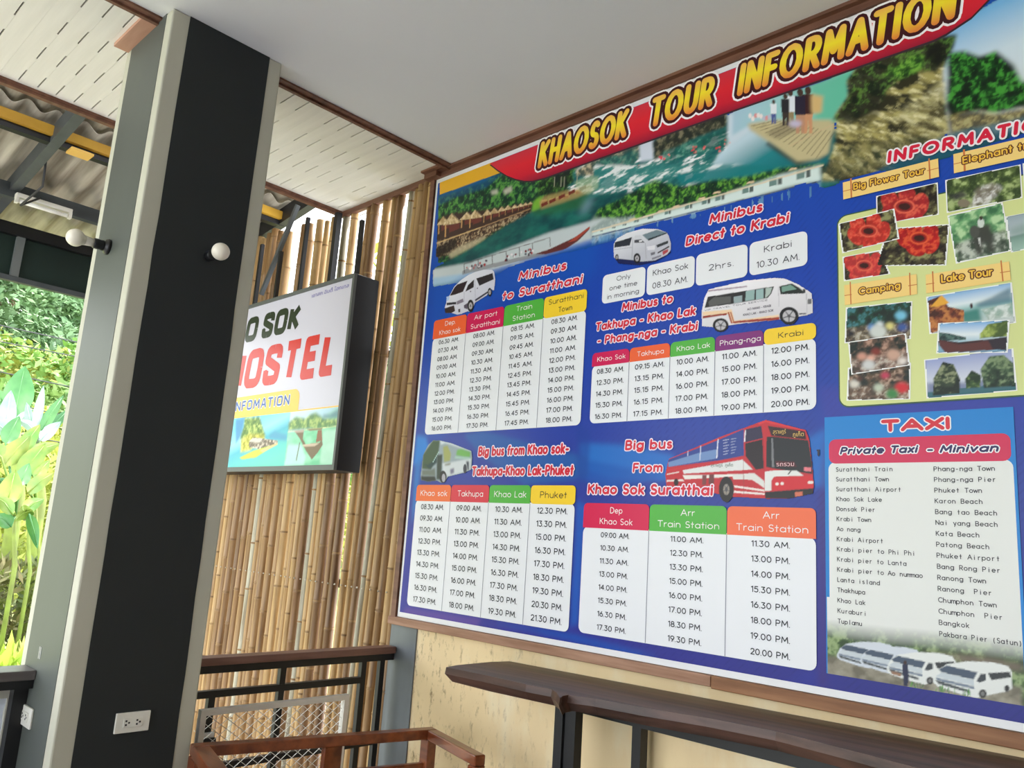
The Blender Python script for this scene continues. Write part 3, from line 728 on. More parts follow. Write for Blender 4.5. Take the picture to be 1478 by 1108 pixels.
for z_ in (.34,):
    cbar(.04, .022, z_, Lb-.04, .022, z_, .03, .06, 'seat_rail'); cbar(.04, LA-.01, z_, Lb-.04, LA-.01, z_, .03, .06, 'seat_rail')
    cbar(.022, .04, z_, .022, LA-.02, z_, .03, .06, 'seat_rail'); cbar(Lb-.021, .04, z_, Lb-.021, LA-.04, z_, .03, .06, 'seat_rail')
nsl = 6
for k in range(nsl):
    b_ = .07+(LA-.13)*k/(nsl-1); cbar(.03, b_, .378, Lb-.03, b_, .378, .045, .014, 'seat_slat')

# ------------------------------------------------------------------ bar shelf: live edge slab on black steel legs
sh = thing('bar_shelf', 'dark live-edge wooden slab shelf on black steel legs under the poster', 'shelf', (1.6, -.15, 0))
zs = lambda x: 1.0+.018*x
def sl(px):
    d = RM @ np.array([(px[0]-739)/FPX, (554-px[1])/FPX, -1.0]); t = (1.0+.018*CAM[0]-CAM[2])/(d[2]-.018*d[0]); p = CAM+d*t; return (p[0], p[1])
front = [sl(q) for q in ((644, 962.5), (700, 974), (760, 987.5), (797, 994.5), (804, 1000), (808.5, 1007), (812, 1004), (820, 1002.5), (860, 1008), (930, 1021), (1020, 1035.6), (1120, 1055), (1230, 1083), (1324.5, 1108))]
back = [sl(q) for q in ((660, 959.5), (709.4, 954.7), (737, 953.8))]
fx, fy = front[-1]
front += [(2.5, fy-.02), (2.9, fy-.01), (3.3, fy-.03)]
poly = front+[(3.3, -.004), (1.2, -.004)]+[(max(b[0], .5), min(b[1], -.004)) for b in back[::-1]]
def slab(poly, th):
    mb = MB(); n = len(poly); cx = sum(p[0] for p in poly)/n; rr = random.Random(2)
    top = [(x, y, zs(x)) for x, y in poly]
    lo = [(x+(.018 if x < .9 else 0)*(1 if i < 2 or i > n-4 else .2), y+(.012 if y < -.03 else 0)+rr.uniform(0, .004), zs(x)-th+rr.uniform(-.002, .002)) for i, (x, y) in enumerate(poly)]
    mid = [(x-.0, y-(.004 if y < -.03 else 0), zs(x)-th*.45) for x, y in poly]
    mb.add(top+mid+lo, [tuple(range(n)), tuple(range(3*n-1, 2*n-1, -1))]+[(k*n+i, k*n+(i+1) % n, (k+1)*n+(i+1) % n, (k+1)*n+i) for k in (0, 1) for i in range(n)])
    return mb
sb = slab(poly, .047).build('slab', SLAB, sh)
for px0, px1, yy in ((806, 838, -.22), (918, 938, -.06), (1330, 1352, -.06)):
    g0 = on((px0, 1040), 1, yy)[0]; g1 = on((px1, 1042), 1, yy)[0]; w = .05 if yy < -.1 else .038
    MB().box(g0, g0+.032, yy-.019, yy+.019, 0, zs(g0)-.05).build('leg', BLACKSTEEL, sh)
    if yy < -.1: MB().box(g0+.034, g0+.075, yy-.010, yy+.026, 0, zs(g0)-.05).build('leg', BLACKSTEEL, sh)
MB().box(1.0, 2.9, -.10, -.07, .92, .95).build('support_bar', BLACKSTEEL, sh)

# ------------------------------------------------------------------ wood strip under the poster
st = thing('poster_bottom_batten', 'thin brown wooden batten along the bottom edge of the poster', 'batten', (1.5, -.01, 1.08))
joins = [-.048, on((1027, 980), 1, -.02)[0], 2.62, 4.2]
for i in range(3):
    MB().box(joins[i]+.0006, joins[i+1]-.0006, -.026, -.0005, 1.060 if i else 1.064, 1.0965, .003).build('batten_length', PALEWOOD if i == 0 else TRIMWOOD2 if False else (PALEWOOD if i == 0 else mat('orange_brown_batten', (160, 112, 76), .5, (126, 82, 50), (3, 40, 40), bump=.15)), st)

# ================================================================== printed pictures (vertex inks on flat sheets)
def h2(ix, iy, s):
    n = (ix*374761393+iy*668265263+s*362437)&0xffffffff; n = ((n ^ (n >> 13))*1274126177)&0xffffffff
    return ((n ^ (n >> 16))&0xffff)/65535.0
def vnoise(x, y, s=0):
    ix = np.floor(x).astype(np.int64); iy = np.floor(y).astype(np.int64); fx = x-ix; fy = y-iy
    fx = fx*fx*(3-2*fx); fy = fy*fy*(3-2*fy)
    a = h2(ix, iy, s); b = h2(ix+1, iy, s); c = h2(ix, iy+1, s); d = h2(ix+1, iy+1, s)
    return (a*(1-fx)+b*fx)*(1-fy)+(c*(1-fx)+d*fx)*fy
def fbm(x, y, s=0, o=4):
    r = 0; a = .5; t = 0
    for k in range(o): r = r+a*vnoise(x*2**k+k*17, y*2**k-k*9, s+k); t += a; a *= .55
    return r/t
class Canvas:
    def __init__(s, x0, x1, z0, z1, res, bg=None, plane=0.0):
        s.nx = int(round((x1-x0)/res))+1; s.nz = int(round((z1-z0)/res))+1
        s.xs = np.linspace(x0, x1, s.nx); s.zs = np.linspace(z0, z1, s.nz); s.X, s.Z = np.meshgrid(s.xs, s.zs)
        s.C = np.zeros((s.nz, s.nx, 3)); s.A = np.zeros((s.nz, s.nx)); s.res = res; s.plane = plane
        if bg is not None: s.C[:] = lin(bg); s.A[:] = 1
    def W(s, pts): return [wl(p, s.plane) for p in pts]
    def _cov(s, P, soft):
        P = np.array(P); x0, z0 = P.min(0)-s.res*2-soft*3; x1, z1 = P.max(0)+s.res*2+soft*3
        i0, i1 = np.searchsorted(s.xs, [x0, x1]); j0, j1 = np.searchsorted(s.zs, [z0, z1])
        if i1 <= i0 or j1 <= j0: return None
        sl_ = (slice(j0, j1), slice(i0, i1)); soft *= .4; X = s.X[sl_]; Z = s.Z[sl_]; cov = np.zeros(X.shape)
        offs = [(-.3, -.3), (.3, -.3), (-.3, .3), (.3, .3)]
        for ox, oz in offs:
            x = X+ox*s.res; z = Z+oz*s.res; ins = np.zeros(X.shape, bool)
            for a in range(len(P)):
                (xa, za), (xb, zb) = P[a], P[a-1]
                if za == zb: continue
                c = ((za > z) != (zb > z)) & (x < (xb-xa)*(z-za)/(zb-za)+xa); ins ^= c
            cov += ins
        cov /= len(offs)
        soft *= 1.0
        if soft > 0:
            k = max(1, int(round(soft/s.res)))
            for _ in range(3):
                for ax in (0, 1):
                    pad = np.pad(cov, [(k, k) if q == ax else (0, 0) for q in (0, 1)], mode='edge'); cs = np.cumsum(pad, axis=ax)
                    z_ = np.zeros_like(np.take(cs, [0], axis=ax)); cs = np.concatenate([z_, cs], axis=ax); n = cov.shape[ax]
                    cov = (np.take(cs, range(2*k+1, 2*k+1+n), axis=ax)-np.take(cs, range(0, n), axis=ax))/(2*k+1) if 2*k+1+n <= cs.shape[ax] else (np.take(cs, range(2*k, 2*k+n), axis=ax)-np.take(cs, range(0, n), axis=ax))/(2*k)
        return sl_, X, Z, cov
    def poly(s, pts, col, alpha=1.0, soft=0.0, px=True, over=True):
        P = s.W(pts) if px else pts; r = s._cov(P, soft)
        if r is None: return s
        sl_, X, Z, cov = r; c = col(X, Z) if callable(col) else lin(col)
        if isinstance(c, tuple): c, al = c; cov = cov*al
        cov = (cov*alpha)[..., None]
        s.C[sl_] = s.C[sl_]*(1-cov)+c*cov if over else s.C[sl_]
        s.A[sl_] = np.maximum(s.A[sl_], cov[..., 0]); return s
    def ell(s, c, rx, ry, col, rot=0.0, **k):
        a = np.linspace(0, 2*np.pi, 22, endpoint=False); co, si = math.cos(rot), math.sin(rot)
        return s.poly([(c[0]+rx*math.cos(t)*co-ry*math.sin(t)*si, c[1]+rx*math.cos(t)*si+ry*math.sin(t)*co) for t in a], col, **k)
    def line(s, a, b, w, col, **k):
        d = np.array(b, float)-np.array(a, float); n = np.array([-d[1], d[0]])/max(1e-6, np.hypot(*d))*w/2; a = np.array(a); b = np.array(b)
        return s.poly([tuple(a+n), tuple(b+n), tuple(b-n), tuple(a-n)], col, **k)
    def mesh(s, name, y, parent, mtl, alpha_min=.5, label=None):
        keep = s.A >= alpha_min; q = keep[:-1, :-1] & keep[1:, :-1] & keep[:-1, 1:] & keep[1:, 1:]
        jj, ii = np.nonzero(q); a = jj*s.nx+ii; faces = np.stack([a, a+1, a+s.nx+1, a+s.nx], 1)
        used_, inv = np.unique(faces, return_inverse=True); faces = inv.reshape(-1, 4)
        base = wloc(parent); n = len(used_); co = np.empty((n, 3)); co[:, 0] = s.X.ravel()[used_]-base.x; co[:, 1] = y-base.y; co[:, 2] = s.Z.ravel()[used_]-base.z
        me = bpy.data.meshes.new(name); me.vertices.add(n); me.vertices.foreach_set('co', co.ravel())
        me.loops.add(faces.size); me.loops.foreach_set('vertex_index', faces.ravel().astype(np.int32))
        me.polygons.add(len(faces)); me.polygons.foreach_set('loop_start', np.arange(0, faces.size, 4, dtype=np.int32)); 
        at_ = me.color_attributes.new('ink', 'FLOAT_COLOR', 'POINT'); cc = np.ones((n, 4)); cc[:, :3] = np.clip(s.C.reshape(-1, 3)[used_], 0, 1); at_.data.foreach_set('color', cc.ravel())
        me.update(calc_edges=True); me.materials.append(mtl); o = bpy.data.objects.new(name, me); link(o, parent)
        if label: o['label'] = label
        return o
def mixc(t, a, b): t = np.clip(t, 0, 1)[..., None]; return lin(a)*(1-t)+lin(b)*t
def foliage(s, dark, mid, light, f=60, bias=0.0):
    def c(X, Z):
        n = fbm(X*f, Z*f, s, 4)+bias; n2 = fbm(X*f*2.6+9, Z*f*2.6, s+3, 2)
        t = np.clip((n-.34)*3.2, 0, 1); c_ = mixc(t, dark, mid); l = np.clip((n-.52)*4+(n2-.5)*2.0, 0, .85)[..., None]
        return c_*(1-l)+lin(light)*l
    return c
def rock(s, a, b, c3, f=40, slant=.6):
    def c(X, Z):
        u = (X*.6+Z*slant)*f*2.2; v = (Z-X*slant)*f*.8; n = fbm(u, v, s, 4); n2 = fbm(u*2.3, v*1.4, s+5, 3)
        t = np.clip((n-.36)*3.4, 0, 1); c_ = mixc(t, a, b); l = np.clip((n2-.5)*6*t, 0, 1)[..., None]
        return c_*(1-l)+lin(c3)*l
    return c
def water(s, a, b, fx=18, fz=90, white=None, thr=.6, tilt=.0):
    def c(X, Z):
        n = fbm(X*fx+Z*tilt, Z*fz-X*fx*tilt, s, 4); c_ = mixc((n-.3)*2.2, a, b)
        if white is not None: l = np.clip((n-thr)*9, 0, 1)[..., None]; c_ = c_*(1-l)+lin(white)*l
        return c_
    return c
def grad(p0, p1, stops, plane=0.0):
    a = np.array(wl(p0, plane)); b = np.array(wl(p1, plane)); d = b-a; L2 = d@d
    def c(X, Z):
        t = ((X-a[0])*d[0]+(Z-a[1])*d[1])/L2; r = np.zeros(X.shape+(3,)); ps = [q[0] for q in stops]; cs = np.array([lin(q[1]) for q in stops])
        for k in range(3): r[..., k] = np.interp(t, ps, cs[:, k])
        return r
    return c
def rrect(x0, x1, z0, z1, r, cn=(1, 1, 1, 1), n=5):
    """rounded rectangle; cn = corners TL TR BR BL rounded or not"""
    P_ = []
    for (cx, cz, a0, on_) in ((x0+r, z1-r, math.pi, cn[0]), (x1-r, z1-r, math.pi/2, cn[1]), (x1-r, z0+r, 0, cn[2]), (x0+r, z0+r, -math.pi/2, cn[3])):
        if on_:
            for k in range(n+1): a = a0-(math.pi/2)*k/n; P_.append((cx+r*math.cos(a), cz+r*math.sin(a)))
        else:
            P_.append(({math.pi: x0, math.pi/2: x1, 0: x1, -math.pi/2: x0}[a0], {math.pi: z1, math.pi/2: z1, 0: z0, -math.pi/2: z0}[a0]))
    return P_

INKM = {}
def inkm(c):
    k = tuple(c)
    if k not in INKM: INKM[k] = mat('print_%d_%d_%d' % k, c, .33, spec=.25)
    return INKM[k]
def flat(name, polys, y, m, parent, label=None):
    mb = MB()
    for P_ in polys: mb.add([(x, y, z) for x, z in P_], [tuple(range(len(P_)))])
    # face the room (-y)
    me = bpy.data.meshes.new(name); base = wloc(parent)
    fs = []
    for f in mb.f:
        pts = [mb.v[i] for i in f]; ar = sum(pts[i][0]*pts[(i+1) % len(pts)][2]-pts[(i+1) % len(pts)][0]*pts[i][2] for i in range(len(pts)))
        fs.append(f if ar > 0 else f[::-1])
    me.from_pydata([(v[0]-base.x, v[1]-base.y, v[2]-base.z) for v in mb.v], [], fs); me.materials.append(m)
    o = bpy.data.objects.new(name, me); link(o, parent)
    if label: o['label'] = label
    return o

# lettering: single-line letter skeletons swept with a round pen, fitted to the measured place
def _arc(cx, cy, rx, ry, a0, a1, e=1.0):
    n = max(3, int(abs(a1-a0)/26)); P_ = []
    for k in range(n+1):
        t = math.radians(a0+(a1-a0)*k/n); c, s = math.cos(t), math.sin(t)
        P_.append((cx+rx*math.copysign(abs(c)**e, c), cy+ry*math.copysign(abs(s)**e, s)))
    return P_
def make_font(e=1.0):
    A = lambda *p: _arc(*p, e); G = {}
    O_ = A(.47, .5, .47, .5, 0, 360); o_ = A(.3, .33, .3, .33, 0, 360); D0 = [(0, 0), (.0, .001)]
    dot = lambda x, y: [(x, y), (x, y+.012)]
    if e < 1: O_ = A(.34, .5, .34, .5, 0, 360)
    ow = .94 if e == 1 else .68
    G['A'] = (.78, [[(0, 0), (.39, 1), (.78, 0)], [(.14, .34), (.64, .34)]]) if e == 1 else (.66, [[(0, 0), (.26, 1), (.4, 1), (.66, 0)], [(.12, .3), (.54, .3)]])
    G['B'] = (.6, [[(0, .52), (0, 1), (.3, 1)]+A(.32, .76, .22, .24, 90, -90)+[(0, .52), (0, 0), (.3, 0)]+A(.32, .26, .28, .26, -90, 90)])
    G['C'] = (.76, [A(.45, .5, .45, .5, 45, 315)]); G['D'] = (.72, [[(0, 0), (0, 1), (.25, 1)]+A(.25, .5, .47, .5, 90, -90)+[(0, 0)]])
    G['E'] = (.5, [[(.5, 1), (0, 1), (0, 0), (.5, 0)], [(0, .52), (.44, .52)]]); G['F'] = (.48, [[(.48, 1), (0, 1), (0, 0)], [(0, .52), (.42, .52)]])
    G['G'] = (.86, [A(.45, .5, .45, .5, 45, 350)+[(.5, .44)]]); G['H'] = (.64, [[(0, 0), (0, 1)], [(.64, 0), (.64, 1)], [(0, .52), (.64, .52)]]); G['I'] = (.0, [[(0, 0), (0, 1)]])
    G['J'] = (.4, [[(.4, 1), (.4, .25)]+A(.2, .22, .2, .22, 0, -160)]); G['K'] = (.6, [[(0, 0), (0, 1)], [(.56, 1), (.02, .44)], [(.16, .58), (.6, 0)]]); G['L'] = (.44, [[(0, 1), (0, 0), (.44, 0)]])
    G['M'] = (.84, [[(0, 0), (.07, 1), (.42, .28), (.77, 1), (.84, 0)]]); G['N'] = (.66, [[(0, 0), (0, 1), (.66, 0), (.66, 1)]]); G['O'] = (ow, [O_])
    pp = [(0, .46), (0, 1), (.26, 1)]+A(.28, .73, .28, .27, 90, -90)+[(0, .46), (0, 0)]
    G['P'] = (.56, [pp]); G['R'] = (.58, [pp, [(.26, .46), (.58, 0)]]); G['Q'] = (ow, [O_, [(.6, .3), (.9, 0)]])
    G['S'] = (.52, [A(.27, .75, .24, .25, 35, 270)+A(.27, .25, .26, .25, 90, -145)]) if e == 1 else (.6, [[(.6, .68), (.6, .86)]+A(.3, .78, .3, .22, 30, 180)+[(0, .66), (.6, .36), (.6, .22)]+A(.3, .22, .3, .22, 0, -180)+[(0, .34)]])
    G['T'] = (.62, [[(0, 1), (.62, 1)], [(.31, 1), (.31, 0)]]); G['U'] = (.64, [[(0, 1), (0, .32)]+A(.32, .32, .32, .32, 180, 360)+[(.64, 1)]]); G['V'] = (.7, [[(0, 1), (.35, 0), (.7, 1)]])
    G['W'] = (1.0, [[(0, 1), (.25, 0), (.5, .8), (.75, 0), (1, 1)]]); G['X'] = (.62, [[(0, 0), (.62, 1)], [(0, 1), (.62, 0)]]); G['Y'] = (.64, [[(0, 1), (.32, .48), (.64, 1)], [(.32, .48), (.32, 0)]]); G['Z'] = (.56, [[(0, 1), (.56, 1), (0, 0), (.56, 0)]])
    G['a'] = (.6, [o_, [(.6, .66), (.6, 0)]]); G['b'] = (.6, [o_, [(0, 1), (0, 0)]]); G['c'] = (.5, [A(.3, .33, .3, .33, 50, 310)]); G['d'] = (.6, [o_, [(.6, 1), (.6, 0)]])
    G['e'] = (.6, [[(.02, .33), (.6, .33)]+A(.3, .33, .3, .33, 0, 310)]); G['f'] = (.28, [[(.1, 0), (.1, .8)]+A(.28, .8, .18, .2, 180, 80), [(-.04, .62), (.26, .62)]])
    G['g'] = (.6, [o_, [(.6, .66), (.6, -.02)]+A(.3, -.02, .3, .26, 0, -150)]); arch = [(0, .36)]+A(.26, .38, .26, .28, 180, 0)+[(.52, 0)]
    G['h'] = (.52, [[(0, 1), (0, 0)], arch]); G['i'] = (.0, [[(0, .66), (0, 0)], dot(0, .93)]); G['j'] = (.1, [[(.1, .66), (.1, -.2)], dot(.1, .93)])
    G['k'] = (.46, [[(0, 1), (0, 0)], [(.44, .66), (0, .26)], [(.14, .38), (.46, 0)]]); G['l'] = (.0, [[(0, 1), (0, 0)]])
    m1 = [(0, .4)]+A(.2, .42, .2, .24, 180, 0)+[(.4, 0)]; G['m'] = (.8, [[(0, .66), (0, 0)], m1, [(x+.4, y) for x, y in m1]]); G['n'] = (.52, [[(0, .66), (0, 0)], arch]); G['o'] = (.6, [o_])
    G['p'] = (.6, [[(0, .66), (0, -.3)], o_]); G['q'] = (.6, [[(.6, .66), (.6, -.3)], o_]); G['r'] = (.28, [[(0, .66), (0, 0)], [(0, .36)]+A(.26, .36, .26, .3, 180, 80)])
    G['s'] = (.38, [A(.2, .49, .17, .17, 40, 270)+A(.2, .16, .19, .16, 90, -145)]); G['t'] = (.26, [[(.12, .95), (.12, 0)], [(-.04, .62), (.28, .62)]])
    G['u'] = (.52, [[(0, .66), (0, .28)]+A(.26, .28, .26, .28, 180, 360), [(.52, .66), (.52, 0)]]); G['v'] = (.5, [[(0, .66), (.25, 0), (.5, .66)]]); G['w'] = (.8, [[(0, .66), (.2, 0), (.4, .6), (.6, 0), (.8, .66)]])
    G['x'] = (.46, [[(0, 0), (.46, .66)], [(0, .66), (.46, 0)]]); G['y'] = (.52, [[(0, .66), (.27, .03)], [(.52, .66), (.18, -.3)]]); G['z'] = (.44, [[(0, .66), (.44, .66), (0, 0), (.44, 0)]])
    G['0'] = (.58, [A(.29, .5, .29, .5, 0, 360)]); G['1'] = (.2, [[(0, .84), (.2, 1), (.2, 0)]]); G['2'] = (.52, [A(.27, .72, .25, .28, 165, -38)+[(.02, 0), (.54, 0)]])
    G['3'] = (.52, [[(.03, 1), (.48, 1), (.22, .61)]+A(.24, .3, .28, .3, 80, -145)]); G['4'] = (.58, [[(.42, 0), (.42, 1), (0, .3), (.58, .3)]]); G['5'] = (.52, [[(.48, 1), (.1, 1), (.05, .56)]+A(.25, .32, .27, .32, 125, -145)])
    G['6'] = (.56, [A(.28, .3, .28, .3, 0, 360), [(.03, .42), (.36, 1)]]); G['7'] = (.52, [[(0, 1), (.52, 1), (.16, 0)]]); G['8'] = (.54, [A(.27, .76, .22, .24, 0, 360), A(.27, .27, .27, .27, 0, 360)]); G['9'] = (.56, [A(.28, .7, .28, .3, 0, 360), [(.53, .58), (.2, 0)]])
    G['.'] = (.0, [dot(0, .0)]); G['-'] = (.3, [[(0, .36), (.3, .36)]]); G['('] = (.16, [A(.3, .4, .3, .66, 125, 235)]); G[')'] = (.16, [A(-.14, .4, .3, .66, 55, -55)])
    return G
FONTS = {1.0: make_font(), .45: make_font(.45)}
CAPH = None
def bfont(text):
    cu = bpy.data.curves.new('t', 'FONT'); cu.body = text; cu.resolution_u = 3; cu.fill_mode = 'FRONT'; cu.dimensions = '2D'
    o = bpy.data.objects.new('t', cu); ROOT.objects.link(o)
    me = bpy.data.meshes.new_from_object(o.evaluated_get(bpy.context.evaluated_depsgraph_get()))
    co = np.empty(len(me.vertices)*3); me.vertices.foreach_get('co', co); co = co.reshape(-1, 3)[:, :2].copy(); fs = [tuple(p.vertices) for p in me.polygons]
    bpy.data.objects.remove(o); bpy.data.curves.remove(cu); bpy.data.meshes.remove(me); return co, fs
class Letters:
    """weight = pen width as a share of the capital height; halo = extra width all round (for outlines)"""
    def __init__(s): s.V = []; s.F = []; s.n = 0
    def put(s, text, cx, zb, cap, width=None, align='c', w=.115, halo=0.0, shear=0.0, gap=.24, slope=0.0, font=1.0, mono=None, sq=False):
        if any(ord(c) > 300 for c in text):
            co, fs = bfont(text); hh = .72; k = cap/hh; x0, x1 = co[:, 0].min(), co[:, 0].max(); kx = k if width is None else width/(x1-x0); wd = (x1-x0)*kx
            sx = {'c': cx-wd/2, 'l': cx, 'r': cx-wd}[align]; X = sx+(co[:, 0]-x0)*kx; Z = zb+co[:, 1]*k+slope*(X-sx)
            s.V.append(np.stack([X, np.zeros_like(X), Z], 1)); s.F += [tuple(i+s.n for i in f) for f in fs]; s.n += len(co); return s
        G = FONTS[font]; strokes = []; x = 0
        for ch_ in text:
            if ch_ == ' ': x += .34+gap*.6 if mono is None else mono; continue
            gw, st_ = G[ch_]; ox = x if mono is None else x+(mono-.3-gw)/2
            strokes += [[(px_+ox+shear*pz_, pz_) for px_, pz_ in q] for q in st_]; x = x+gw+gap if mono is None else x+mono
        xs_ = [p[0] for q in strokes for p in q]; x0, x1 = min(xs_), max(xs_)
        pen = w*cap; span = (x1-x0)*cap; kx = cap if width is None else (width-pen)/(x1-x0); wd = (x1-x0)*kx
        sx = {'c': cx-wd/2, 'l': cx+pen/2, 'r': cx-wd-pen/2}[align]; r = pen/2+halo*cap; kz = (cap-pen)
        nseg = 6 if r < .006 else 10
        for q in strokes:
            P_ = [(sx+(a-x0)*kx, zb+pen/2+b*kz+slope*((a-x0)*kx)) for a, b in q]
            for (xa, za), (xb, zb2) in zip(P_, P_[1:]):
                dx, dz = xb-xa, zb2-za; L_ = math.hypot(dx, dz) or 1e-6; nx, nz = -dz/L_*r, dx/L_*r
                jy = (len(s.F) % 59)*5.5e-6; s.V.append(np.array([(xa+nx, jy, za+nz), (xb+nx, jy, zb2+nz), (xb-nx, jy, zb2-nz), (xa-nx, jy, za-nz)])); s.F.append(tuple(range(s.n, s.n+4))); s.n += 4
            for i, (xa, za) in enumerate(P_):
                if 0 < i < len(P_)-1:
                    a1 = math.atan2(P_[i][1]-P_[i-1][1], P_[i][0]-P_[i-1][0]); a2 = math.atan2(P_[i+1][1]-P_[i][1], P_[i+1][0]-P_[i][0])
                    if abs((a2-a1+math.pi) % (2*math.pi)-math.pi) < .12: continue
                if sq and i in (0, len(P_)-1): continue
                jy = (len(s.F) % 59)*5.5e-6; s.V.append(np.array([(xa+r*math.cos(t), jy, za+r*math.sin(t)) for t in (2*math.pi*k/nseg for k in range(nseg))])); s.F.append(tuple(range(s.n, s.n+nseg))); s.n += nseg
        return s
    def build(s, name, m, parent, y, label=None):
        V = np.concatenate(s.V); V[:, 1] += y; base = wloc(parent); V = V-np.array(base); me = bpy.data.meshes.new(name)
        fs = []
        for f in s.F:
            p = V[list(f)]; ar = np.sum(p[:, 0]*np.roll(p[:, 2], -1)-np.roll(p[:, 0], -1)*p[:, 2]); fs.append(f if ar > 0 else f[::-1])
        me.from_pydata(V.tolist(), [], fs); me.materials.append(m); o = bpy.data.objects.new(name, me); link(o, parent); o['kind'] = 'stuff'
        if label: o['label'] = label
        return o
def tpx(L, text, a, b, cap_px, **k):
    """text whose baseline runs from photo point a to b on the wall; cap_px = height of a capital there"""
    pl = k.pop('plane', 0.0)
    A_ = wl(a, pl); B_ = wl(b, pl); top = wl(((a[0]+b[0])/2, (a[1]+b[1])/2-cap_px), pl); mid_ = wl(((a[0]+b[0])/2, (a[1]+b[1])/2), pl)
    L.put(text, (A_[0]+B_[0])/2, (A_[1]+B_[1])/2, top[1]-mid_[1], width=B_[0]-A_[0], **k)

# ================================================================== THE POSTER
PX0, PX1, PZ0, PZ1 = 0.0, 2.95, 1.1, 3.1
YS = -.012                      # printed face of the sheet
y_ = lambda k: YS-.0008*k
po = thing('information_poster', 'large blue and red printed tour information poster with timetables on the wall', 'poster', ((PX0+PX1)/2, 0, PZ0))
MB().box(PX0, PX1, YS, -.001, PZ0-.002, PZ1+.001).build('sheet', mat('poster_vinyl_white', (232, 232, 236), .33, spec=.25), po)
PW = .014

# blue ground of the print with its diagonal bands and fine stripes
bgc = Canvas(PX0+PW, PX1-PW, PZ0+.018, PZ1-.02, .0055, (26, 60, 160))
def blue(X, Z):
    t = np.clip((Z-1.1)/2.0, 0, 1); u = X/2.3
    c = mixc(t*1.15+.05, (38, 36, 128), (18, 78, 176)); m_ = np.clip(1-np.abs(t-.62)*3, 0, 1)*(.6); c = c*(1-m_[..., None])+lin((18, 62, 176))*m_[..., None]
    l = np.clip(.55-u*.6, 0, 1)*np.clip(1-t*1.6, 0, 1); c = c*(1-l[..., None])+lin((70, 66, 168))*l[..., None]
    a = (Z-.55*X-.10*X*X)*46; st = np.clip((np.abs(((a % 1)-.5))-.40)*8, 0, 1)*np.clip((X-.75)*1.6, 0, 1)*np.clip((2.72-Z)*3, 0, 1)*.42
    return c*(1-st[..., None])+lin((16, 30, 104))*st[..., None]
bgc.poly([(PX0-.1, PZ0-.1), (PX1+.1, PZ0-.1), (PX1+.1, PZ1+.1), (PX0-.1, PZ1+.1)], blue, px=False)
c7 = crop(840, 460, 4.1028)
bgc.poly(c7([(0, 735), (300, 750), (560, 810), (560, 960), (200, 950), (0, 890)]), (30, 110, 196), .9, soft=.008)
bgc.poly(c7([(0, 830), (160, 860), (520, 930), (200, 1010), (0, 950)]), (16, 86, 176), .8, soft=.006)
bgc.poly(c7([(1330, 720), (1470, 640), (1470, 1000), (1340, 1000)]), (20, 116, 204), .7, soft=.008)
bgc.poly([(636, 282), (610, 640), (640, 640), (700, 440), (860, 400), (870, 330), (740, 300)], (16, 86, 186), .5, soft=.06)
bgc.poly([(605, 628), (618, 632), (622, 646), (608, 672), (600, 672)], (34, 132, 220), .9, soft=.004)
bgc.poly([(602, 672), (612, 655), (606, 720), (597, 760)], (40, 120, 200), .8, soft=.006)
bgc.poly([(672, 628), (700, 622), (850, 660), (850, 690), (760, 700), (700, 660)], (30, 96, 170), .75, soft=.008)
bgc.poly([(836, 610), (856, 625), (850, 700), (836, 700)], (22, 60, 150), .6, soft=.01)
bgc.poly([(836, 720), (848, 730), (838, 900), (826, 905)], (24, 96, 190), .7, soft=.01)
bgc.poly([(700, 895), (830, 915), (960, 948), (900, 940), (760, 908)], (20, 84, 180), .9, soft=.008)
bgc.poly([(590, 876), (700, 892), (690, 905), (582, 888)], (104, 70, 160), .6, soft=.004)
bgc.poly([(1184, 870), (1196, 872), (1196, 1000), (1120, 990), (1180, 960)], (38, 48, 150), .6, soft=.01)
bgc.poly([(1196, 600), (1196, 990), (1184, 990), (1184, 740)], (62, 40, 110), .6, soft=.006)
bgc.poly([(1184, 560), (1478, 570), (1478, 640), (1465, 600), (1193, 606)], (58, 62, 160), .6, soft=.008)
bgc.mesh('background_print', y_(1), po, INK, label='blue printed ground with diagonal bands')

# top landscape picture
SC = Canvas(PX0+PW, PX1-PW, 2.16, PZ1-.02, .0034)
W_ = crop(620, 180, 3.957); W2 = crop(740, 0, 3.957); W3 = crop(1060, 0, 3.536); W6 = crop(860, 240, 4.1056); W4 = crop(620, 255, 6.717); W5 = crop(780, 170, 7.389)
# sky / far mountains
SC.poly(W_([(60, 405), (60, 480), (500, 500), (800, 300), (415, 240)]), (24, 92, 140), soft=.01)
SC.poly(W_([(60, 430), (60, 800), (620, 640), (960, 420), (1000, 300), (900, 190), (420, 270), (330, 330)]), foliage(4, (14, 44, 36), (34, 92, 52), (96, 158, 70), 55), soft=.006)
SC.poly(W_([(60, 400), (330, 300), (440, 280), (330, 370), (160, 420), (62, 470)]), (22, 86, 128), .6, soft=.012)
for q in ([(430, 380), (480, 355), (485, 385), (445, 405)], [(360, 385), (400, 375), (405, 400), (370, 405)]): SC.poly(W_(q), (196, 190, 176), .85, soft=.003)
# river
riv = water(8, (8, 66, 72), (22, 104, 96), 14, 26)
SC.poly(W_([(40, 820), (200, 740), (420, 600), (560, 500), (700, 440), (930, 370), (1187, 350), (1187, 560), (1000, 580), (640, 690), (440, 740), (40, 880)]), riv, soft=.006)
SC.poly(W_([(620, 440), (930, 360), (900, 480), (700, 520), (600, 520)]), (40, 104, 44), .55, soft=.015)
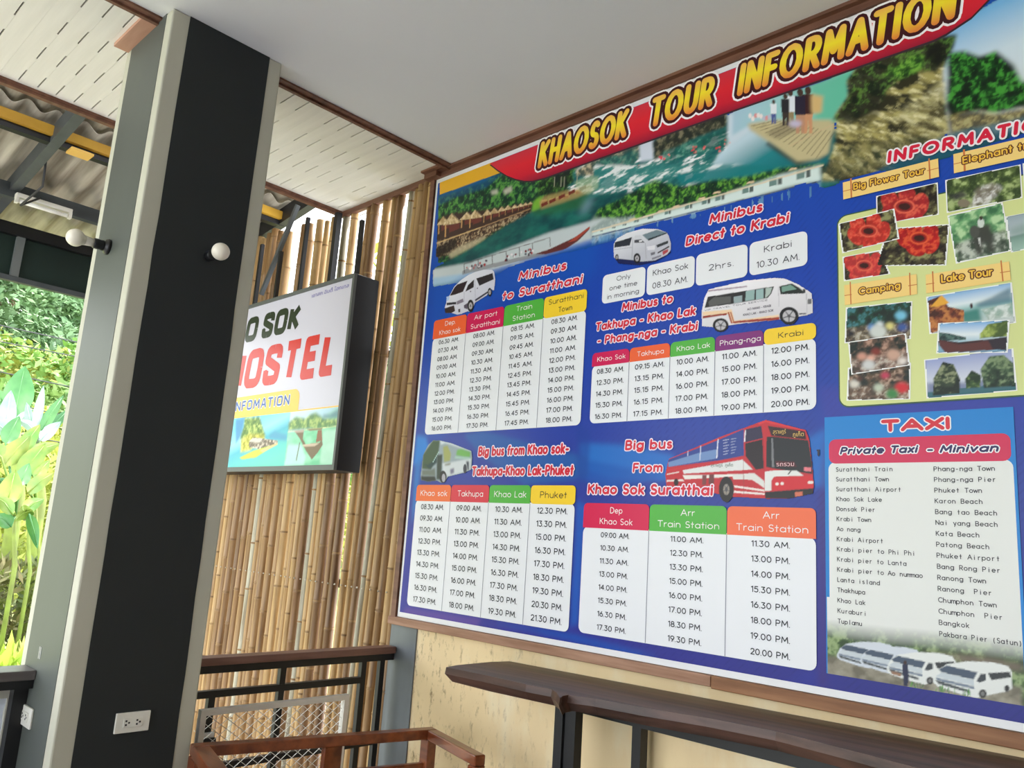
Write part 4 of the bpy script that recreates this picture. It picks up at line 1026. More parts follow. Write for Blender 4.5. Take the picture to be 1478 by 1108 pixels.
# waterfall / cliff / swimmers area
SC.poly(W2([(330, 1010), (480, 900), (1110, 640), (1464, 700), (1464, 1010), (900, 1090), (560, 1108), (330, 1108)]), water(12, (20, 92, 96), (64, 140, 130), 20, 70, (236, 236, 240), .56, .5), soft=.006)
SC.poly(W2([(370, 980), (560, 880), (740, 830), (740, 890), (700, 940), (480, 1010), (380, 1010)]), foliage(14, (52, 74, 66), (112, 110, 96), (206, 188, 156), 40), soft=.004)
SC.poly(W2([(480, 930), (720, 860), (740, 880), (700, 960), (520, 1020), (480, 1000)]), foliage(16, (16, 84, 84), (24, 108, 104), (80, 140, 120), 50), .85, soft=.006)
SC.poly(W2([(735, 830), (815, 800), (820, 920), (740, 930)]), (206, 212, 228), soft=.004)
SC.poly(W2([(810, 820), (900, 760), (1240, 650), (1235, 730), (1050, 800), (820, 925)]), foliage(18, (34, 40, 34), (72, 74, 56), (128, 120, 96), 55), soft=.004)
SC.poly(W2([(860, 880), (1060, 800), (1240, 740), (1250, 840), (1000, 900), (880, 940)]), foliage(20, (14, 80, 74), (22, 104, 94), (90, 150, 130), 50), .85, soft=.006)
SC.poly(W2([(1240, 660), (1370, 620), (1464, 700), (1464, 860), (1250, 960), (1240, 820)]), grad((1060, 170), (1085, 240), [(0, (206, 218, 232)), (1, (196, 214, 226))]), soft=.012)
for (x, z, s_) in ((865, 915, 9), (745, 965, 7), (1045, 860, 8), (1105, 855, 7), (1180, 860, 9), (1235, 820, 6), (890, 900, 6), (1060, 885, 5)):
    for k in range(4): SC.ell(W2([(x+rnd.uniform(-18, 18), z+rnd.uniform(-14, 14))])[0], s_*.2, s_*.16, rnd.choice([(226, 92, 92), (240, 140, 130), (214, 60, 70)]), px=True)
SC.poly([(1160, 250), (1160, 200), (1240, 180), (1215, 268), (1190, 275)], (24, 104, 106), soft=.004)
# right of waterfall: teal water below the raft
SC.poly([(1000, 290), (1040, 225), (1100, 180), (1180, 225), (1215, 235), (1210, 262), (1100, 275), (960, 312)], grad((1060, 215), (1085, 285), [(0, (190, 212, 226)), (.5, (30, 128, 136)), (1, (12, 104, 112))]), soft=.006)
SC.poly(W6([(0, 180), (480, 60), (900, 0), (0, 0)]), water(22, (40, 120, 120), (90, 160, 150), 18, 60, (236, 238, 240), .5, .5), .9, soft=.008)
SC.poly(W6([(480, 60), (880, 0), (1340, 10), (1000, 80), (700, 120), (520, 110)]), (14, 120, 124), .9, soft=.01)
# green bank over the white boathouses
SC.poly(W6([(-40, 400), (30, 260), (160, 200), (360, 90), (520, 130), (700, 90), (900, 70), (1100, 20), (1250, 0), (1380, 0), (1370, 60), (1180, 80), (700, 210), (250, 330), (0, 400)]), foliage(24, (10, 40, 26), (36, 92, 36), (112, 172, 60), 62, .02), soft=.004)
SC.poly(W6([(-40, 400), (0, 300), (110, 330), (90, 380), (0, 400)]), (134, 152, 146), .7, soft=.006)
# sky over cliff at right, jungle, cliff, tree
SC.poly([(1340, 62), (1478, -20), (1640, -130), (1700, -100), (1700, 120), (1478, 190), (1370, 200)], grad((1400, 30), (1430, 150), [(0, (120, 180, 228)), (.5, (206, 222, 236)), (1, (214, 220, 226))]), soft=.004)
SC.poly(W3([(0, 560), (450, 430), (640, 340), (620, 620), (500, 640), (100, 640), (0, 700)]), grad((1060, 140), (1200, 160), [(0, (170, 196, 222)), (.5, (160, 206, 210)), (1, (116, 196, 176))]), soft=.006)
SC.poly(W3([(400, 450), (600, 380), (580, 540), (520, 620), (430, 610)]), (98, 190, 160), .8, soft=.01)
CLF = [(640, 345), (940, 240), (1000, 200), (1140, 190), (1120, 260), (1075, 370), (1080, 500), (1105, 680), (1000, 790), (800, 870), (560, 930), (450, 930), (520, 760), (530, 620), (520, 600), (590, 500), (585, 420)]
SC.poly(W3(CLF), rock(30, (44, 42, 24), (170, 158, 96), (220, 210, 160), 26, .75), soft=.002)
SC.poly(W3([(640, 345), (940, 240), (1140, 190), (1120, 260), (1070, 340), (1030, 380), (960, 370), (830, 430), (780, 480), (740, 560), (620, 640), (510, 620), (590, 500), (585, 420)]), foliage(32, (12, 24, 12), (34, 52, 24), (88, 130, 52), 60, -.02), .95, soft=.008)
SC.poly(W3([(660, 560), (760, 470), (750, 600), (640, 680)]), (36, 34, 22), .7, soft=.012)
SC.poly(W3([(760, 400), (900, 300), (980, 290), (970, 360), (860, 410)]), foliage(33, (24, 60, 18), (80, 140, 44), (130, 184, 70), 70), .9, soft=.008)
SC.poly(W3([(980, 240), (1070, 220), (1080, 300), (1040, 350), (990, 320)]), (14, 14, 10), .95, soft=.005)
SC.poly(W3([(830, 600), (1075, 420), (1100, 680), (980, 790)]), rock(35, (92, 84, 50), (206, 196, 140), (232, 224, 180), 30, .8), .65, soft=.02)
TREE = [(1095, 280), (1180, 270), (1260, 300), (1340, 270), (1430, 340), (1478, 430), (1600, 380), (1700, 300), (1700, 620), (1478, 560), (1340, 590), (1240, 580), (1110, 620), (1085, 560), (1095, 440)]
SC.poly(W3(TREE), foliage(36, (6, 28, 10), (20, 74, 24), (72, 160, 56), 48, .0), soft=.003)
SC.poly(W3([(1095, 600), (1240, 575), (1340, 590), (1600, 540), (1600, 660), (1380, 650), (1110, 700)]), foliage(38, (70, 62, 30), (140, 124, 70), (176, 166, 110), 60), .95, soft=.005)
SC.poly(W3([(540, 760), (1100, 690), (1340, 650), (1340, 720), (1050, 760), (700, 880), (460, 930)]), rock(39, (52, 64, 40), (140, 132, 84), (190, 180, 130), 34, .3), .6, soft=.015)
SC.poly(W3([(1100, 690), (1478, 610), (1700, 560), (1700, 700), (1478, 700), (1000, 850), (700, 900)]), (28, 96, 120), .75, soft=.012)
# bamboo raft and travellers
SC.poly(W3([(75, 640), (200, 620), (500, 620), (530, 650), (505, 700), (490, 790), (440, 820), (330, 840), (180, 730), (90, 670)]), (196, 182, 140), soft=.001)
for k in range(15):
    u_ = k/14; SC.line(*W3([(95+u_*330, 660+u_*165-8), (230+u_*290, 622+u_*60)]), .9, (96, 84, 62), alpha=.8)
SC.poly(W3([(180, 730), (330, 835), (440, 820), (490, 800), (330, 850), (170, 745)]), (40, 36, 26), soft=.002)
SC.line(*W3([(290, 755), (520, 640)]), 1.0, (206, 178, 140))
SC.poly(W3([(250, 640), (330, 620), (360, 660), (230, 720), (170, 690)]), (70, 58, 52), .45, soft=.01)
def person(cv, f, x, y, h, shirt, legs, pack=None):
    s_ = h
    cv.poly(f([(x-.10*s_, y-.45*s_), (x+.10*s_, y-.45*s_), (x+.10*s_, y), (x+.03*s_, y), (x+.01*s_, y-.3*s_), (x-.02*s_, y), (x-.09*s_, y)]), legs)
    cv.poly(f([(x-.14*s_, y-.85*s_), (x+.12*s_, y-.85*s_), (x+.12*s_, y-.42*s_), (x-.12*s_, y-.42*s_)]), shirt)
    cv.ell(f([(x, y-.93*s_)])[0], .07*s_/3.5, .09*s_/3.5, (70, 50, 40))
    if pack: cv.poly(f([(x+.06*s_, y-.86*s_), (x+.32*s_, y-.8*s_), (x+.3*s_, y-.45*s_), (x+.08*s_, y-.42*s_)]), pack, soft=.001)
person(SC, W3, 385, 690, 235, (60, 26, 30), (206, 148, 110), (214, 178, 120))
person(SC, W3, 345, 690, 225, (40, 32, 52), (190, 140, 110)); person(SC, W3, 295, 660, 190, (226, 230, 240), (150, 130, 96)); person(SC, W3, 270, 650, 160, (40, 40, 44), (60, 50, 46))
person(SC, W3, 210, 640, 120, (228, 232, 240), (80, 90, 150)); SC.ell(W3([(320, 640)])[0], 9, 5, (196, 186, 214), soft=.002)
for x in range(90, 200, 14): SC.ell(W3([(x, 605+rnd.uniform(-8, 10))])[0], 2.4, 3.6, rnd.choice([(240, 226, 226), (226, 150, 150), (190, 190, 210)]))
# thatched raft houses in a row
H4 = W4
SC.poly(H4([(90, 640), (95, 420), (250, 360), (480, 340), (1020, 258), (1010, 340), (700, 500), (400, 700), (80, 790)]), (62, 40, 36), soft=.002)
SC.poly(H4([(90, 640), (560, 500), (1000, 320), (1010, 345), (720, 500), (420, 690), (80, 800)]), foliage(44, (42, 28, 26), (120, 84, 60), (206, 186, 150), 120), .9, soft=.003)
for (x, z, w, h) in ((100, 480, 120, 90), (160, 480, 170, 120), (320, 430, 140, 80), (400, 420, 140, 90), (540, 390, 90, 66), (610, 372, 90, 62), (690, 350, 70, 52), (750, 335, 70, 50), (820, 320, 60, 42), (880, 305, 55, 38), (930, 292, 50, 32), (980, 280, 44, 26)):
    SC.poly(H4([(x-10, z), (x+w*.45, z-h), (x+w, z-h*.25), (x+w*.62, z-h*.12)]), rock(46, (176, 146, 104), (214, 188, 146), (238, 220, 184), 80, .2))
    SC.poly(H4([(x+w*.45, z-h), (x+w*.98, z-h*.25), (x+w*1.02, z-h*.15), (x+w*.5, z-h*.82)]), (110, 84, 62))
    SC.line(*H4([(x+w*.1, z-4), (x+w*.08, z+h*.95)]), max(.6, w/95), (206, 156, 100))
    SC.poly(H4([(x+w*.3, z), (x+w*.9, z-h*.2), (x+w*.9, z+h*.25), (x+w*.3, z+h*.6)]), (112, 50, 44), .8)
SC.line(*H4([(85, 655), (520, 500)]), 1.6, (214, 178, 128)); SC.line(*H4([(520, 500), (1000, 320)]), 1.0, (190, 150, 110))
SC.poly(H4([(80, 800), (80, 700), (280, 600), (290, 690), (180, 760)]), (30, 22, 22), .9, soft=.004)
SC.poly(H4([(200, 760), (300, 690), (560, 580), (560, 610), (420, 700), (230, 800)]), (196, 182, 150), .7, soft=.006)
SC.poly(H4([(1010, 350), (1030, 250), (1090, 200), (1110, 240), (1090, 320)]), (122, 178, 56), .9, soft=.004)
for i, (x, z) in enumerate(((1100, 275), (1170, 262), (1240, 243), (1310, 225), (1430, 180))):
    SC.poly(H4([(x, z), (x+8, z-38), (x+58, z-46), (x+70, z-14)]), (190, 158, 110)); SC.poly(H4([(x+8, z-22), (x+58, z-34), (x+62, z-12), (x+10, z+4)]), (110, 48, 38))
for k in range(9): SC.line(*W5([(20+k*60, 905-k*22), (25+k*60, 960-k*22)]), 1.0, (168, 116, 78), alpha=.6)
SC.poly(W5([(0, 690), (150, 640), (360, 560), (380, 700), (200, 790), (0, 850)]), foliage(50, (12, 34, 22), (36, 76, 32), (92, 138, 60), 70), soft=.003)
SC.poly(W5([(150, 640), (330, 570), (340, 700), (210, 770), (160, 760)]), (22, 34, 30), .8, soft=.006)
for x in (175, 245, 280, 415): SC.line(*W5([(x, 640), (x-4, 750)]), .9, (170, 168, 146))
SC.poly(W5([(10, 900), (60, 850), (560, 720), (580, 790), (400, 870), (30, 990)]), (196, 158, 100), .55, soft=.004)
for x, z in ((30, 930), (115, 895), (215, 850), (320, 805), (440, 760)): SC.poly(W5([(x, z), (x+70, z-32), (x+74, z+2), (x+6, z+34)]), (112, 42, 32))
SC.poly(W5([(380, 700), (520, 640), (640, 640), (640, 760), (540, 830), (440, 800)]), (170, 190, 150), .6, soft=.012)
SC.poly(W5([(470, 940), (560, 860), (590, 890), (520, 1010), (450, 1040)]), (150, 190, 206), .5, soft=.03)
# pale shore and long boat
SC.poly(W_([(30, 830), (250, 790), (700, 620), (1000, 540), (1187, 545), (1187, 590), (900, 690), (620, 770), (380, 850), (30, 920)]), grad((634, 400), (650, 380), [(0, (206, 212, 218)), (1, (196, 204, 208))]), .95, soft=.008)
SC.poly(W_([(30, 880), (380, 830), (700, 730), (1100, 610), (1187, 590), (1187, 640), (900, 720), (500, 800), (380, 880), (30, 935)]), grad((700, 370), (705, 392), [(0, (150, 190, 224)), (1, (26, 96, 190))]), .75, soft=.010)
SC.poly(W_([(1000, 550), (1187, 520), (1187, 620), (940, 690), (930, 600)]), foliage(51, (60, 100, 90), (120, 150, 130), (200, 214, 214), 60), .5, soft=.012)
SC.poly(W_([(610, 745), (700, 715), (860, 640), (925, 588), (925, 605), (860, 670), (790, 715), (680, 745)]), (96, 44, 44))
SC.poly(W_([(800, 680), (925, 588), (930, 596), (850, 665)]), (166, 70, 56))
SC.poly(W_([(200, 840), (280, 800), (340, 805), (610, 742), (680, 745), (400, 815), (200, 860)]), (122, 118, 124), .7)
SC.line(*W_([(210, 800), (700, 650)]), .9, (96, 84, 84))
for x, z in ((210, 800), (290, 775), (370, 750), (450, 726), (525, 704), (600, 680), (700, 650)): SC.line(*W_([(x, z), (x+2, z+52)]), .9, (70, 60, 62))
for k in range(34):
    x = rnd.choice([rnd.uniform(215, 340), rnd.uniform(440, 610)]); z = 832-(x-215)*.255+rnd.uniform(-20, 8)
    SC.ell(W_([(x, z)])[0], rnd.uniform(.8, 2.0), rnd.uniform(1.2, 2.4), rnd.choice([(110, 24, 34), (60, 36, 52), (176, 50, 56), (230, 220, 226), (40, 34, 60)]))
# white boathouses along the water
SC.poly(W6([(-10, 400), (250, 325), (700, 200), (1100, 60), (1340, 5), (1345, 95), (1200, 120), (700, 260), (250, 370), (-10, 425)]), (214, 228, 226), soft=.001)
for i, x in enumerate((40, 110, 170, 240, 320, 420, 540, 640, 720, 880, 1040, 1200)):
    z = 402-(x*.285); h = 8+x*.045; w = 10+x*.05
    SC.poly(W6([(x, z-h*.35), (x+w*.7, z-h*.35-w*.18), (x+w*.7, z+h*.45-w*.18), (x, z+h*.45)]), (70, 108, 104), .85)
    SC.poly(W6([(x+w*.8, z-h*.3-w*.2), (x+w*1.2, z-h*.3-w*.3), (x+w*1.2, z+h*.5-w*.3), (x+w*.8, z+h*.5-w*.2)]), (44, 56, 56), .9)
for a, b in (((-10, 396), (700, 192)), ((700, 192), (1360, 2))): SC.line(*W6([a, b]), 2.2, (222, 206, 180))
for x, z in ((200, 318), (370, 270), (460, 242), (610, 195), (700, 160), (900, 100), (1150, 22)): SC.poly(W6([(x, z+14), (x+16, z), (x+46, z-6), (x+54, z+4)]), (222, 196, 160))
SC.line(*W6([(-10, 424), (1345, 96)]), 1.6, (26, 40, 90))
SC.poly(W6([(-10, 430), (1345, 100), (1345, 190), (900, 260), (500, 340), (-10, 470)]), lambda X, Z: (mixc(fbm(X*90, Z*8, 60, 3), (40, 110, 200), (150, 200, 226)), np.clip((fbm(X*90, Z*6, 61, 2)-.35)*1.8, 0, .8)), soft=.008)
# yellow corner band
SC.poly([(637.5, 282.5), (637.5, 262), (712, 233), (728, 250)], grad((640, 270), (720, 245), [(0, (236, 178, 48)), (1, (226, 170, 44))]))
SC.mesh('landscape_print', y_(2), po, INK, label='printed landscape of lake, raft houses, cliff and jungle')

# title ribbon
zt = PZ1-.022; R0 = wl((710, 239))[0]; lowz = wl((1060, 162))[1]
rb = [(R0, zt)]
for q in ((722, 247), (735, 255), (748, 260), (760, 262.5), (772, 262.5), (790, 258)): rb.append(wl(q))
rb += [(wl((860, 240))[0], (wl((860, 234))[1]+lowz)/2), (wl((1060, 162))[0], lowz), (wl((1350, 66))[0], lowz+.0), (2.205, lowz+.006), (2.27, lowz+.03), (2.32, lowz+.07), (2.36, lowz+.12), (2.40, zt)]
RBM = gradient_mat('ribbon_red', lowz-PZ0, zt-PZ0, [(0, (150, 20, 50)), (.25, (206, 28, 50)), (.6, (222, 36, 50)), (1, (206, 50, 66))])
flat('title_ribbon_shadow', [[(x, z-.007) for x, z in rb]], y_(2.5), inkm((60, 40, 50)), po)
flat('title_ribbon', [rb], y_(3), RBM, po, 'red title ribbon')
TT = [('KHAOSOK', (776, 247.5), (912, 195)), ('TOUR', (940, 188), (1036, 153.5)), ('INFORMATION', (1062, 144), (1391, 32))]
zb_ = np.mean([wl(q)[1] for _, a, b in TT for q in (a, b)])
capT = .118
for halo, m_, yy in ((.155, inkm((246, 240, 244)), 3.6), (.095, inkm((62, 16, 24)), 4.2), (.0, gradient_mat('title_yellow', zb_-PZ0, zb_+capT-PZ0, [(0, (226, 120, 60)), (.3, (240, 190, 52)), (.55, (246, 222, 44)), (1, (240, 180, 84))]), 4.8)):
    L = Letters()
    for t, a, b in TT:
        xa, xb_ = wl(a)[0]+.012, wl(b)[0]-.004
        L.put(t, (xa+xb_)/2, zb_, capT, width=xb_-xa, w=.185, halo=halo, shear=.22, gap=.42)
    L.build('title_lettering', m_, po, y_(yy), {3.6: 'white letter outline', 4.2: 'dark maroon letter outline', 4.8: 'yellow to orange title letters'}[yy])

# red headings with white outlines
HEAD = [('Minibus', (752, 406), (821, 391.5), 13, .12), ('to Suratthani', (729, 434), (845, 411), 13, .12),
        ('Minibus', (1027, 325), (1104, 309), 15, .12), ('Direct to Krabi', (993, 357), (1143, 324), 15, .12),
        ('Minibus to', (901, 452), (975, 438), 13, .1), ('Takhupa - Khao Lak', (864, 477.5), (1008, 458), 13, .1), ('- Phang-nga - Krabi', (866, 498), (1011, 479), 13, .1),
        ('Big bus', (906, 650), (974, 649), 15, .05), ('From', (917, 682.3), (960, 682), 14, .05), ('Khao Sok Suratthai', (852, 713.5), (1033, 716), 16, .05),
        ('Big bus from Khao sok-', (694, 658.5), (825, 656), 15, .05), ('Takhupa-Khao Lak-Phuket', (685, 686), (832, 688), 15, .05)]
for halo, m_, yy, lb in ((.105, inkm((240, 226, 240)), 5, 'white heading outline'), (.0, inkm((212, 36, 58)), 5.6, 'red heading letters')):
    L = Letters()
    for t, a, b, c_, shv in HEAD: tpx(L, t, a, b, c_, w=.215, halo=halo, shear=shv, gap=.32)
    L.build('heading_lettering', m_, po, y_(yy), lb)

# ---- timetables
def avgx(*ps): return float(np.mean([wl(p)[0] for p in ps]))
def avgz(*ps): return float(np.mean([wl(p)[1] for p in ps]))
def table(xs, zh1, zh0, zb0, heads, rows, label, rounded=(1, 1), hcap=.55, tcap=.52):
    """xs = column boundaries; zh1/zh0 = top and bottom of the heads; zb0 = bottom of the body"""
    n = len(heads)
    b = flat('timetable', [rrect(xs[0]+.002, xs[-1]-.002, zb0, zh0+.004, .022, (1, 1, 1, 1))], y_(4), inkm((232, 233, 238)), po, label)
    ln = Letters()
    for x in xs[1:-1]: flat('column_line', [[(x-.0014, zb0+.001), (x+.0014, zb0+.001), (x+.0014, zh0), (x-.0014, zh0)]], y_(4.6), inkm((140, 142, 156)), po)
    L = Letters(); H1 = {}; hh = zh1-zh0
    for i, (tx, c, tc) in enumerate(heads):
        lines = tx.split('\n'); x0, x1 = xs[i], xs[i+1]
        flat('header_cell', [rrect(x0+.001, x1-.001, zh0, zh1, .016, (1, 1, 1 if c in ((246, 206, 52),) else 0, 1 if c in ((246, 206, 52),) else 0))], y_(4.8), inkm(c), po, None)
        for k, t in enumerate(lines):
            cap = hh*(.25 if len(lines) == 2 else .36); zc = zh1-hh*((.27, .71)[k] if len(lines) == 2 else .5)
            w_nat = None; w = min((x1-x0)*.84, cap*.80*len(t)*(1.08 if len(lines) == 1 else 1.0))
            H1.setdefault(tc, Letters()).put(t, (x0+x1)/2+(.004), zc-cap/2, cap, width=w, w=.115)
        col_ = rows[i]; rh = (zh0-zb0)/len(col_)*.985; cap = rh*tcap
        for k, t in enumerate(col_):
            w = min((x1-x0)*.72, cap*6.5)
            L.put(t, (x0+x1)/2+.002, zh0-rh*(k+.5)-cap*.5, cap, width=w, w=.15)
    L.build('time_lettering', inkm((44, 46, 56)), po, y_(5.2))
    for tc, l in H1.items(): l.build('header_lettering', inkm(tc), po, y_(5.4))
OR, PK, GR, YE, RD, PU = (236, 96, 48), (206, 22, 84), (84, 176, 66), (246, 206, 52), (214, 50, 70), (128, 48, 120)
WT, BKT = (240, 232, 232), (56, 50, 40)
AM = lambda s_: [t.strip()+('' if t.strip().endswith('.') else '') for t in s_.split(',')]
table([avgx((630, 466), (616.4, 627)), avgx((675.8, 482), (665, 624)), avgx((731, 471), (718.8, 620)), avgx((788, 461), (778, 617)), avgx((852.3, 420), (841.5, 613))],
      avgz((634, 463), (760, 437.5), (850, 418.5)), avgz((629, 491), (700, 477), (850, 450.5)), avgz((618, 628), (840, 614)),
      [('Dep.\nKhao sok', OR, WT), ('Air port\nSuratthani', PK, WT), ('Train\nStation', GR, WT), ('Suratthani\nTown', YE, BKT)],
      [AM('06.30 AM.,07.30 AM.,08.00 AM.,09.00 AM.,10.00 AM.,11.00 AM.,12.00 PM.,13.00 PM.,14.00 PM.,15.00 PM.,16.00 PM.'),
       AM('08.00 AM.,09.00 AM.,09.30 AM.,10.30 AM.,11.30 AM.,12.30 PM.,13.30 PM.,14.30 PM.,15.30 PM.,16.30 PM.,17.30 PM.'),
       AM('08.15 AM.,09.15 AM.,09.45 AM.,10.45 AM.,11.45 AM.,12.45 PM.,13.45 PM.,14.45 PM.,15.45 PM.,16.45 PM.,17.45 PM.'),
       AM('08.30 AM.,09.30 AM.,10.00 AM.,11.00 AM.,12.00 PM.,13.00 PM.,14.00 PM.,15.00 PM.,16.00 PM.,17.00 PM.,18.00 PM.')], 'minibus timetable to Suratthani', tcap=.52)
table([avgx((858.5, 520), (854, 610)), avgx((912.6, 524), (908, 607)), avgx((971, 516), (968, 604)), avgx((1035.7, 508), (1033.8, 599)), avgx((1105.7, 499), (1105, 594)), avgx((1181.5, 480), (1182.3, 590))],
      avgz((862, 511.5), (1000, 491), (1178, 467.5)), avgz((858, 530.7), (1000, 512), (1181, 491.5)), avgz((855, 612.3), (1180, 591.5)),
      [('Khao Sok', PK, WT), ('Takhupa', OR, WT), ('Khao Lak', GR, WT), ('Phang-nga', PU, WT), ('Krabi', YE, BKT)],
      [AM('08.30 AM.,12.30 PM.,14.30 PM.,15.30 PM.,16.30 PM.'), AM('09.15 AM.,13.15 PM.,15.15 PM.,16.15 PM.,17.15 PM.'), AM('10.00 AM.,14.00 PM.,16.00 PM.,17.00 PM.,18.00 PM.'),
       AM('11.00 AM.,15.00 PM.,17.00 PM.,18.00 PM.,19.00 PM.'), AM('12.00 PM.,16.00 PM.,18.00 PM.,19.00 PM.,20.00 PM.')], 'minibus timetable to Khao Lak and Krabi', tcap=.46)
table([avgx((607, 710), (588.5, 872)), avgx((655.3, 725), (640, 880)), avgx((710.8, 726), (696, 888)), avgx((769.8, 727.8), (757.7, 899)), avgx((835.5, 715), (824.5, 910))],
      avgz((612, 700.4), (720, 700.3), (832, 700.5)), avgz((606, 723.8), (720, 725.5), (834, 728.3)), avgz((590, 873.5), (823, 911)),
      [('Khao sok', (238, 112, 60), WT), ('Takhupa', RD, WT), ('Khao Lak', GR, WT), ('Phuket', YE, BKT)],
      [AM('08.30 AM.,09.30 AM.,11.00 AM.,12.30 PM.,13.30 PM.,14.30 PM.,15.30 PM.,16.30 PM.,17.30 PM.'), AM('09.00 AM.,10.00 AM.,11.30 PM.,13.00 PM.,14.00 PM.,15.00 PM.,16.00 PM.,17.00 PM.,18.00 PM.'),
       AM('10.30 AM.,11.30 AM.,13.00 PM.,14.30 PM.,15.30 PM.,16.30 PM.,17.30 PM.,18.30 PM.,19.30 PM.'), AM('12.30 PM.,13.30 PM.,15.00 PM.,16.30 PM.,17.30 PM.,18.30 PM.,19.30 PM.,20.30 PM.,21.30 PM.')], 'big bus timetable to Phuket', tcap=.47)
table([avgx((846.5, 745), (837.5, 910)), avgx((940, 766), (935.7, 927)), avgx((1053, 772), (1049.6, 944)), avgx((1182.3, 760), (1182.6, 965))],
      avgz((850, 726.6), (1000, 729.2), (1178, 733.4)), avgz((846, 762.3), (1000, 768.3), (1181, 777.5)), avgz((840, 912.5), (1180, 967.4)),
      [('Dep\nKhao Sok', (212, 30, 80), WT), ('Arr\nTrain Station', GR, WT), ('Arr\nTrain Station', (238, 110, 70), WT)],
      [AM('09.00 AM.,10.30 AM.,11.30 AM.,13.00 PM.,14.00 PM.,15.30 PM.,16.30 PM.,17.30 PM.'), AM('11.00 AM.,12.30 PM.,13.30 PM.,15.00 PM.,16.00 PM.,17.00 PM.,18.30 PM.,19.30 PM.'),
       AM('11.30 AM.,13.00 PM.,14.00 PM.,15.30 PM.,16.30 PM.,18.00 PM.,19.00 PM.,20.00 PM.')], 'big bus timetable to Suratthani train station', tcap=.42)

# ---- direct to Krabi tiles
tz1 = avgz((876, 399), (1004, 370.5), (1168, 335)); tz0 = avgz((873, 441), (1006, 414.5), (1168, 384))
tx = [(avgx((874, 402), (872, 440)), avgx((935, 388), (934.5, 428))), (avgx((937.5, 387), (936.7, 427)), avgx((1006, 371), (1006, 414))), (avgx((1008, 370), (1008, 414)), avgx((1082.4, 354), (1082, 399))), (avgx((1084.8, 353), (1085.3, 399)), avgx((1168.9, 335), (1168, 383)))]
for a, b in tx: flat('time_tile', [rrect(a, b, tz0, tz1, .018)], y_(4), inkm((232, 233, 238)), po)
L = Letters(); hT = tz1-tz0
for (a, b), ls in zip(tx, (['Only', 'one time', 'in morning'], ['Khao Sok', '08.30 AM.'], ['2hrs.'], ['Krabi', '10.30 AM.'])):
    n = len(ls)
    for k, t in enumerate(ls):
        cap = hT*(.17 if n == 3 else .20); L.put(t, (a+b)/2, tz1-hT*((k+.5)/n*.86+.07)-cap/2, cap, width=min((b-a)*.74, cap*.82*len(t)), w=.115)
L.build('tile_lettering', inkm((66, 66, 76)), po, y_(5.2))

# ---- vehicles
def vcan(pxs, res=.0022):
    w = [wl(p) for p in pxs]; xs_ = [a for a, b in w]; zs_ = [b for a, b in w]
    return Canvas(min(xs_), max(xs_), min(zs_), max(zs_), res)
def wheel(c, f, ctr, rx, ry, hub=.55, dark=(30, 28, 32), light=(188, 184, 190)):
    s_ = abs(f([(1, 0)])[0][0]-f([(0, 0)])[0][0]); p = f([ctr])[0]
    c.ell(p, rx*s_, ry*s_, dark); c.ell(p, rx*hub*s_, ry*hub*s_, light); c.ell(p, rx*.18*s_, ry*.18*s_, (70, 68, 72))
    for k in range(5):
        a = k*1.256+.3; c.line(p, (p[0]+math.cos(a)*rx*hub*s_, p[1]+math.sin(a)*ry*hub*s_), rx*s_*.10, (90, 88, 94))
fA = crop(620, 380, 12.31); A_ = vcan([(640, 385), (725, 385), (640, 462), (725, 462)])
A_.poly(fA([(345, 640), (400, 580), (480, 430), (600, 310), (740, 215), (870, 160), (1020, 125), (1160, 125), (1195, 160), (1215, 300), (1195, 490), (1170, 500), (1130, 470), (1100, 540), (1060, 590), (850, 720), (830, 800), (760, 880), (720, 870), (620, 910), (540, 930), (440, 900), (330, 900), (310, 800), (340, 720)]), grad((650, 395), (668, 450), [(0, (236, 238, 246)), (1, (206, 204, 220))]))
for q, c_ in (([(405, 590), (490, 440), (540, 390), (720, 325), (640, 520), (500, 570)], (48, 34, 40)), ([(680, 520), (730, 400), (835, 305), (830, 440)], (44, 36, 42)), ([(875, 285), (1165, 190), (1185, 300), (930, 415)], (40, 34, 42)),
              ([(310, 815), (480, 760), (500, 860), (430, 900), (320, 900)], (56, 40, 40)), ([(350, 715), (520, 700), (520, 740), (350, 760)], (46, 42, 52)), ([(530, 690), (640, 640), (650, 700), (530, 750)], (130, 120, 136)),
              ([(850, 660), (1080, 510), (1085, 540), (860, 690)], (60, 54, 72)), ([(655, 760), (720, 720), (720, 830), (660, 810)], (90, 80, 96)), ([(340, 600), (400, 600), (390, 660), (350, 690)], (170, 196, 236)), ([(555, 830), (590, 820), (590, 880), (560, 885)], (70, 60, 66)),
              ([(760, 510), (785, 500), (785, 525), (765, 530)], (110, 100, 120)), ([(885, 450), (905, 445), (905, 470), (885, 472)], (110, 100, 120))): A_.poly(fA(q), c_)
A_.line(*fA([(850, 300), (860, 640)]), .7, (176, 172, 190)); A_.line(*fA([(660, 520), (660, 700)]), .7, (176, 172, 190))
wheel(A_, fA, (775, 770), 58, 110); wheel(A_, fA, (1115, 530), 36, 78)
A_.mesh('vehicle_print', y_(4.2), po, INK, label='picture of a white minibus seen from the front left')
fB = crop(880, 310, 12.31); B_ = vcan([(884, 325), (975, 325), (884, 386), (975, 386)])
B_.poly(fB([(100, 760), (600, 820), (1120, 640), (1140, 700), (860, 860), (560, 920), (200, 890)]), (22, 30, 84))
B_.poly(fB([(110, 620), (115, 530), (170, 440), (350, 340), (620, 265), (900, 270), (1060, 330), (1100, 400), (1135, 520), (1130, 650), (1060, 730), (850, 830), (640, 850), (590, 850), (460, 825), (200, 800), (150, 810), (115, 770)]), grad((900, 330), (910, 378), [(0, (238, 238, 244)), (1, (190, 190, 202))]))
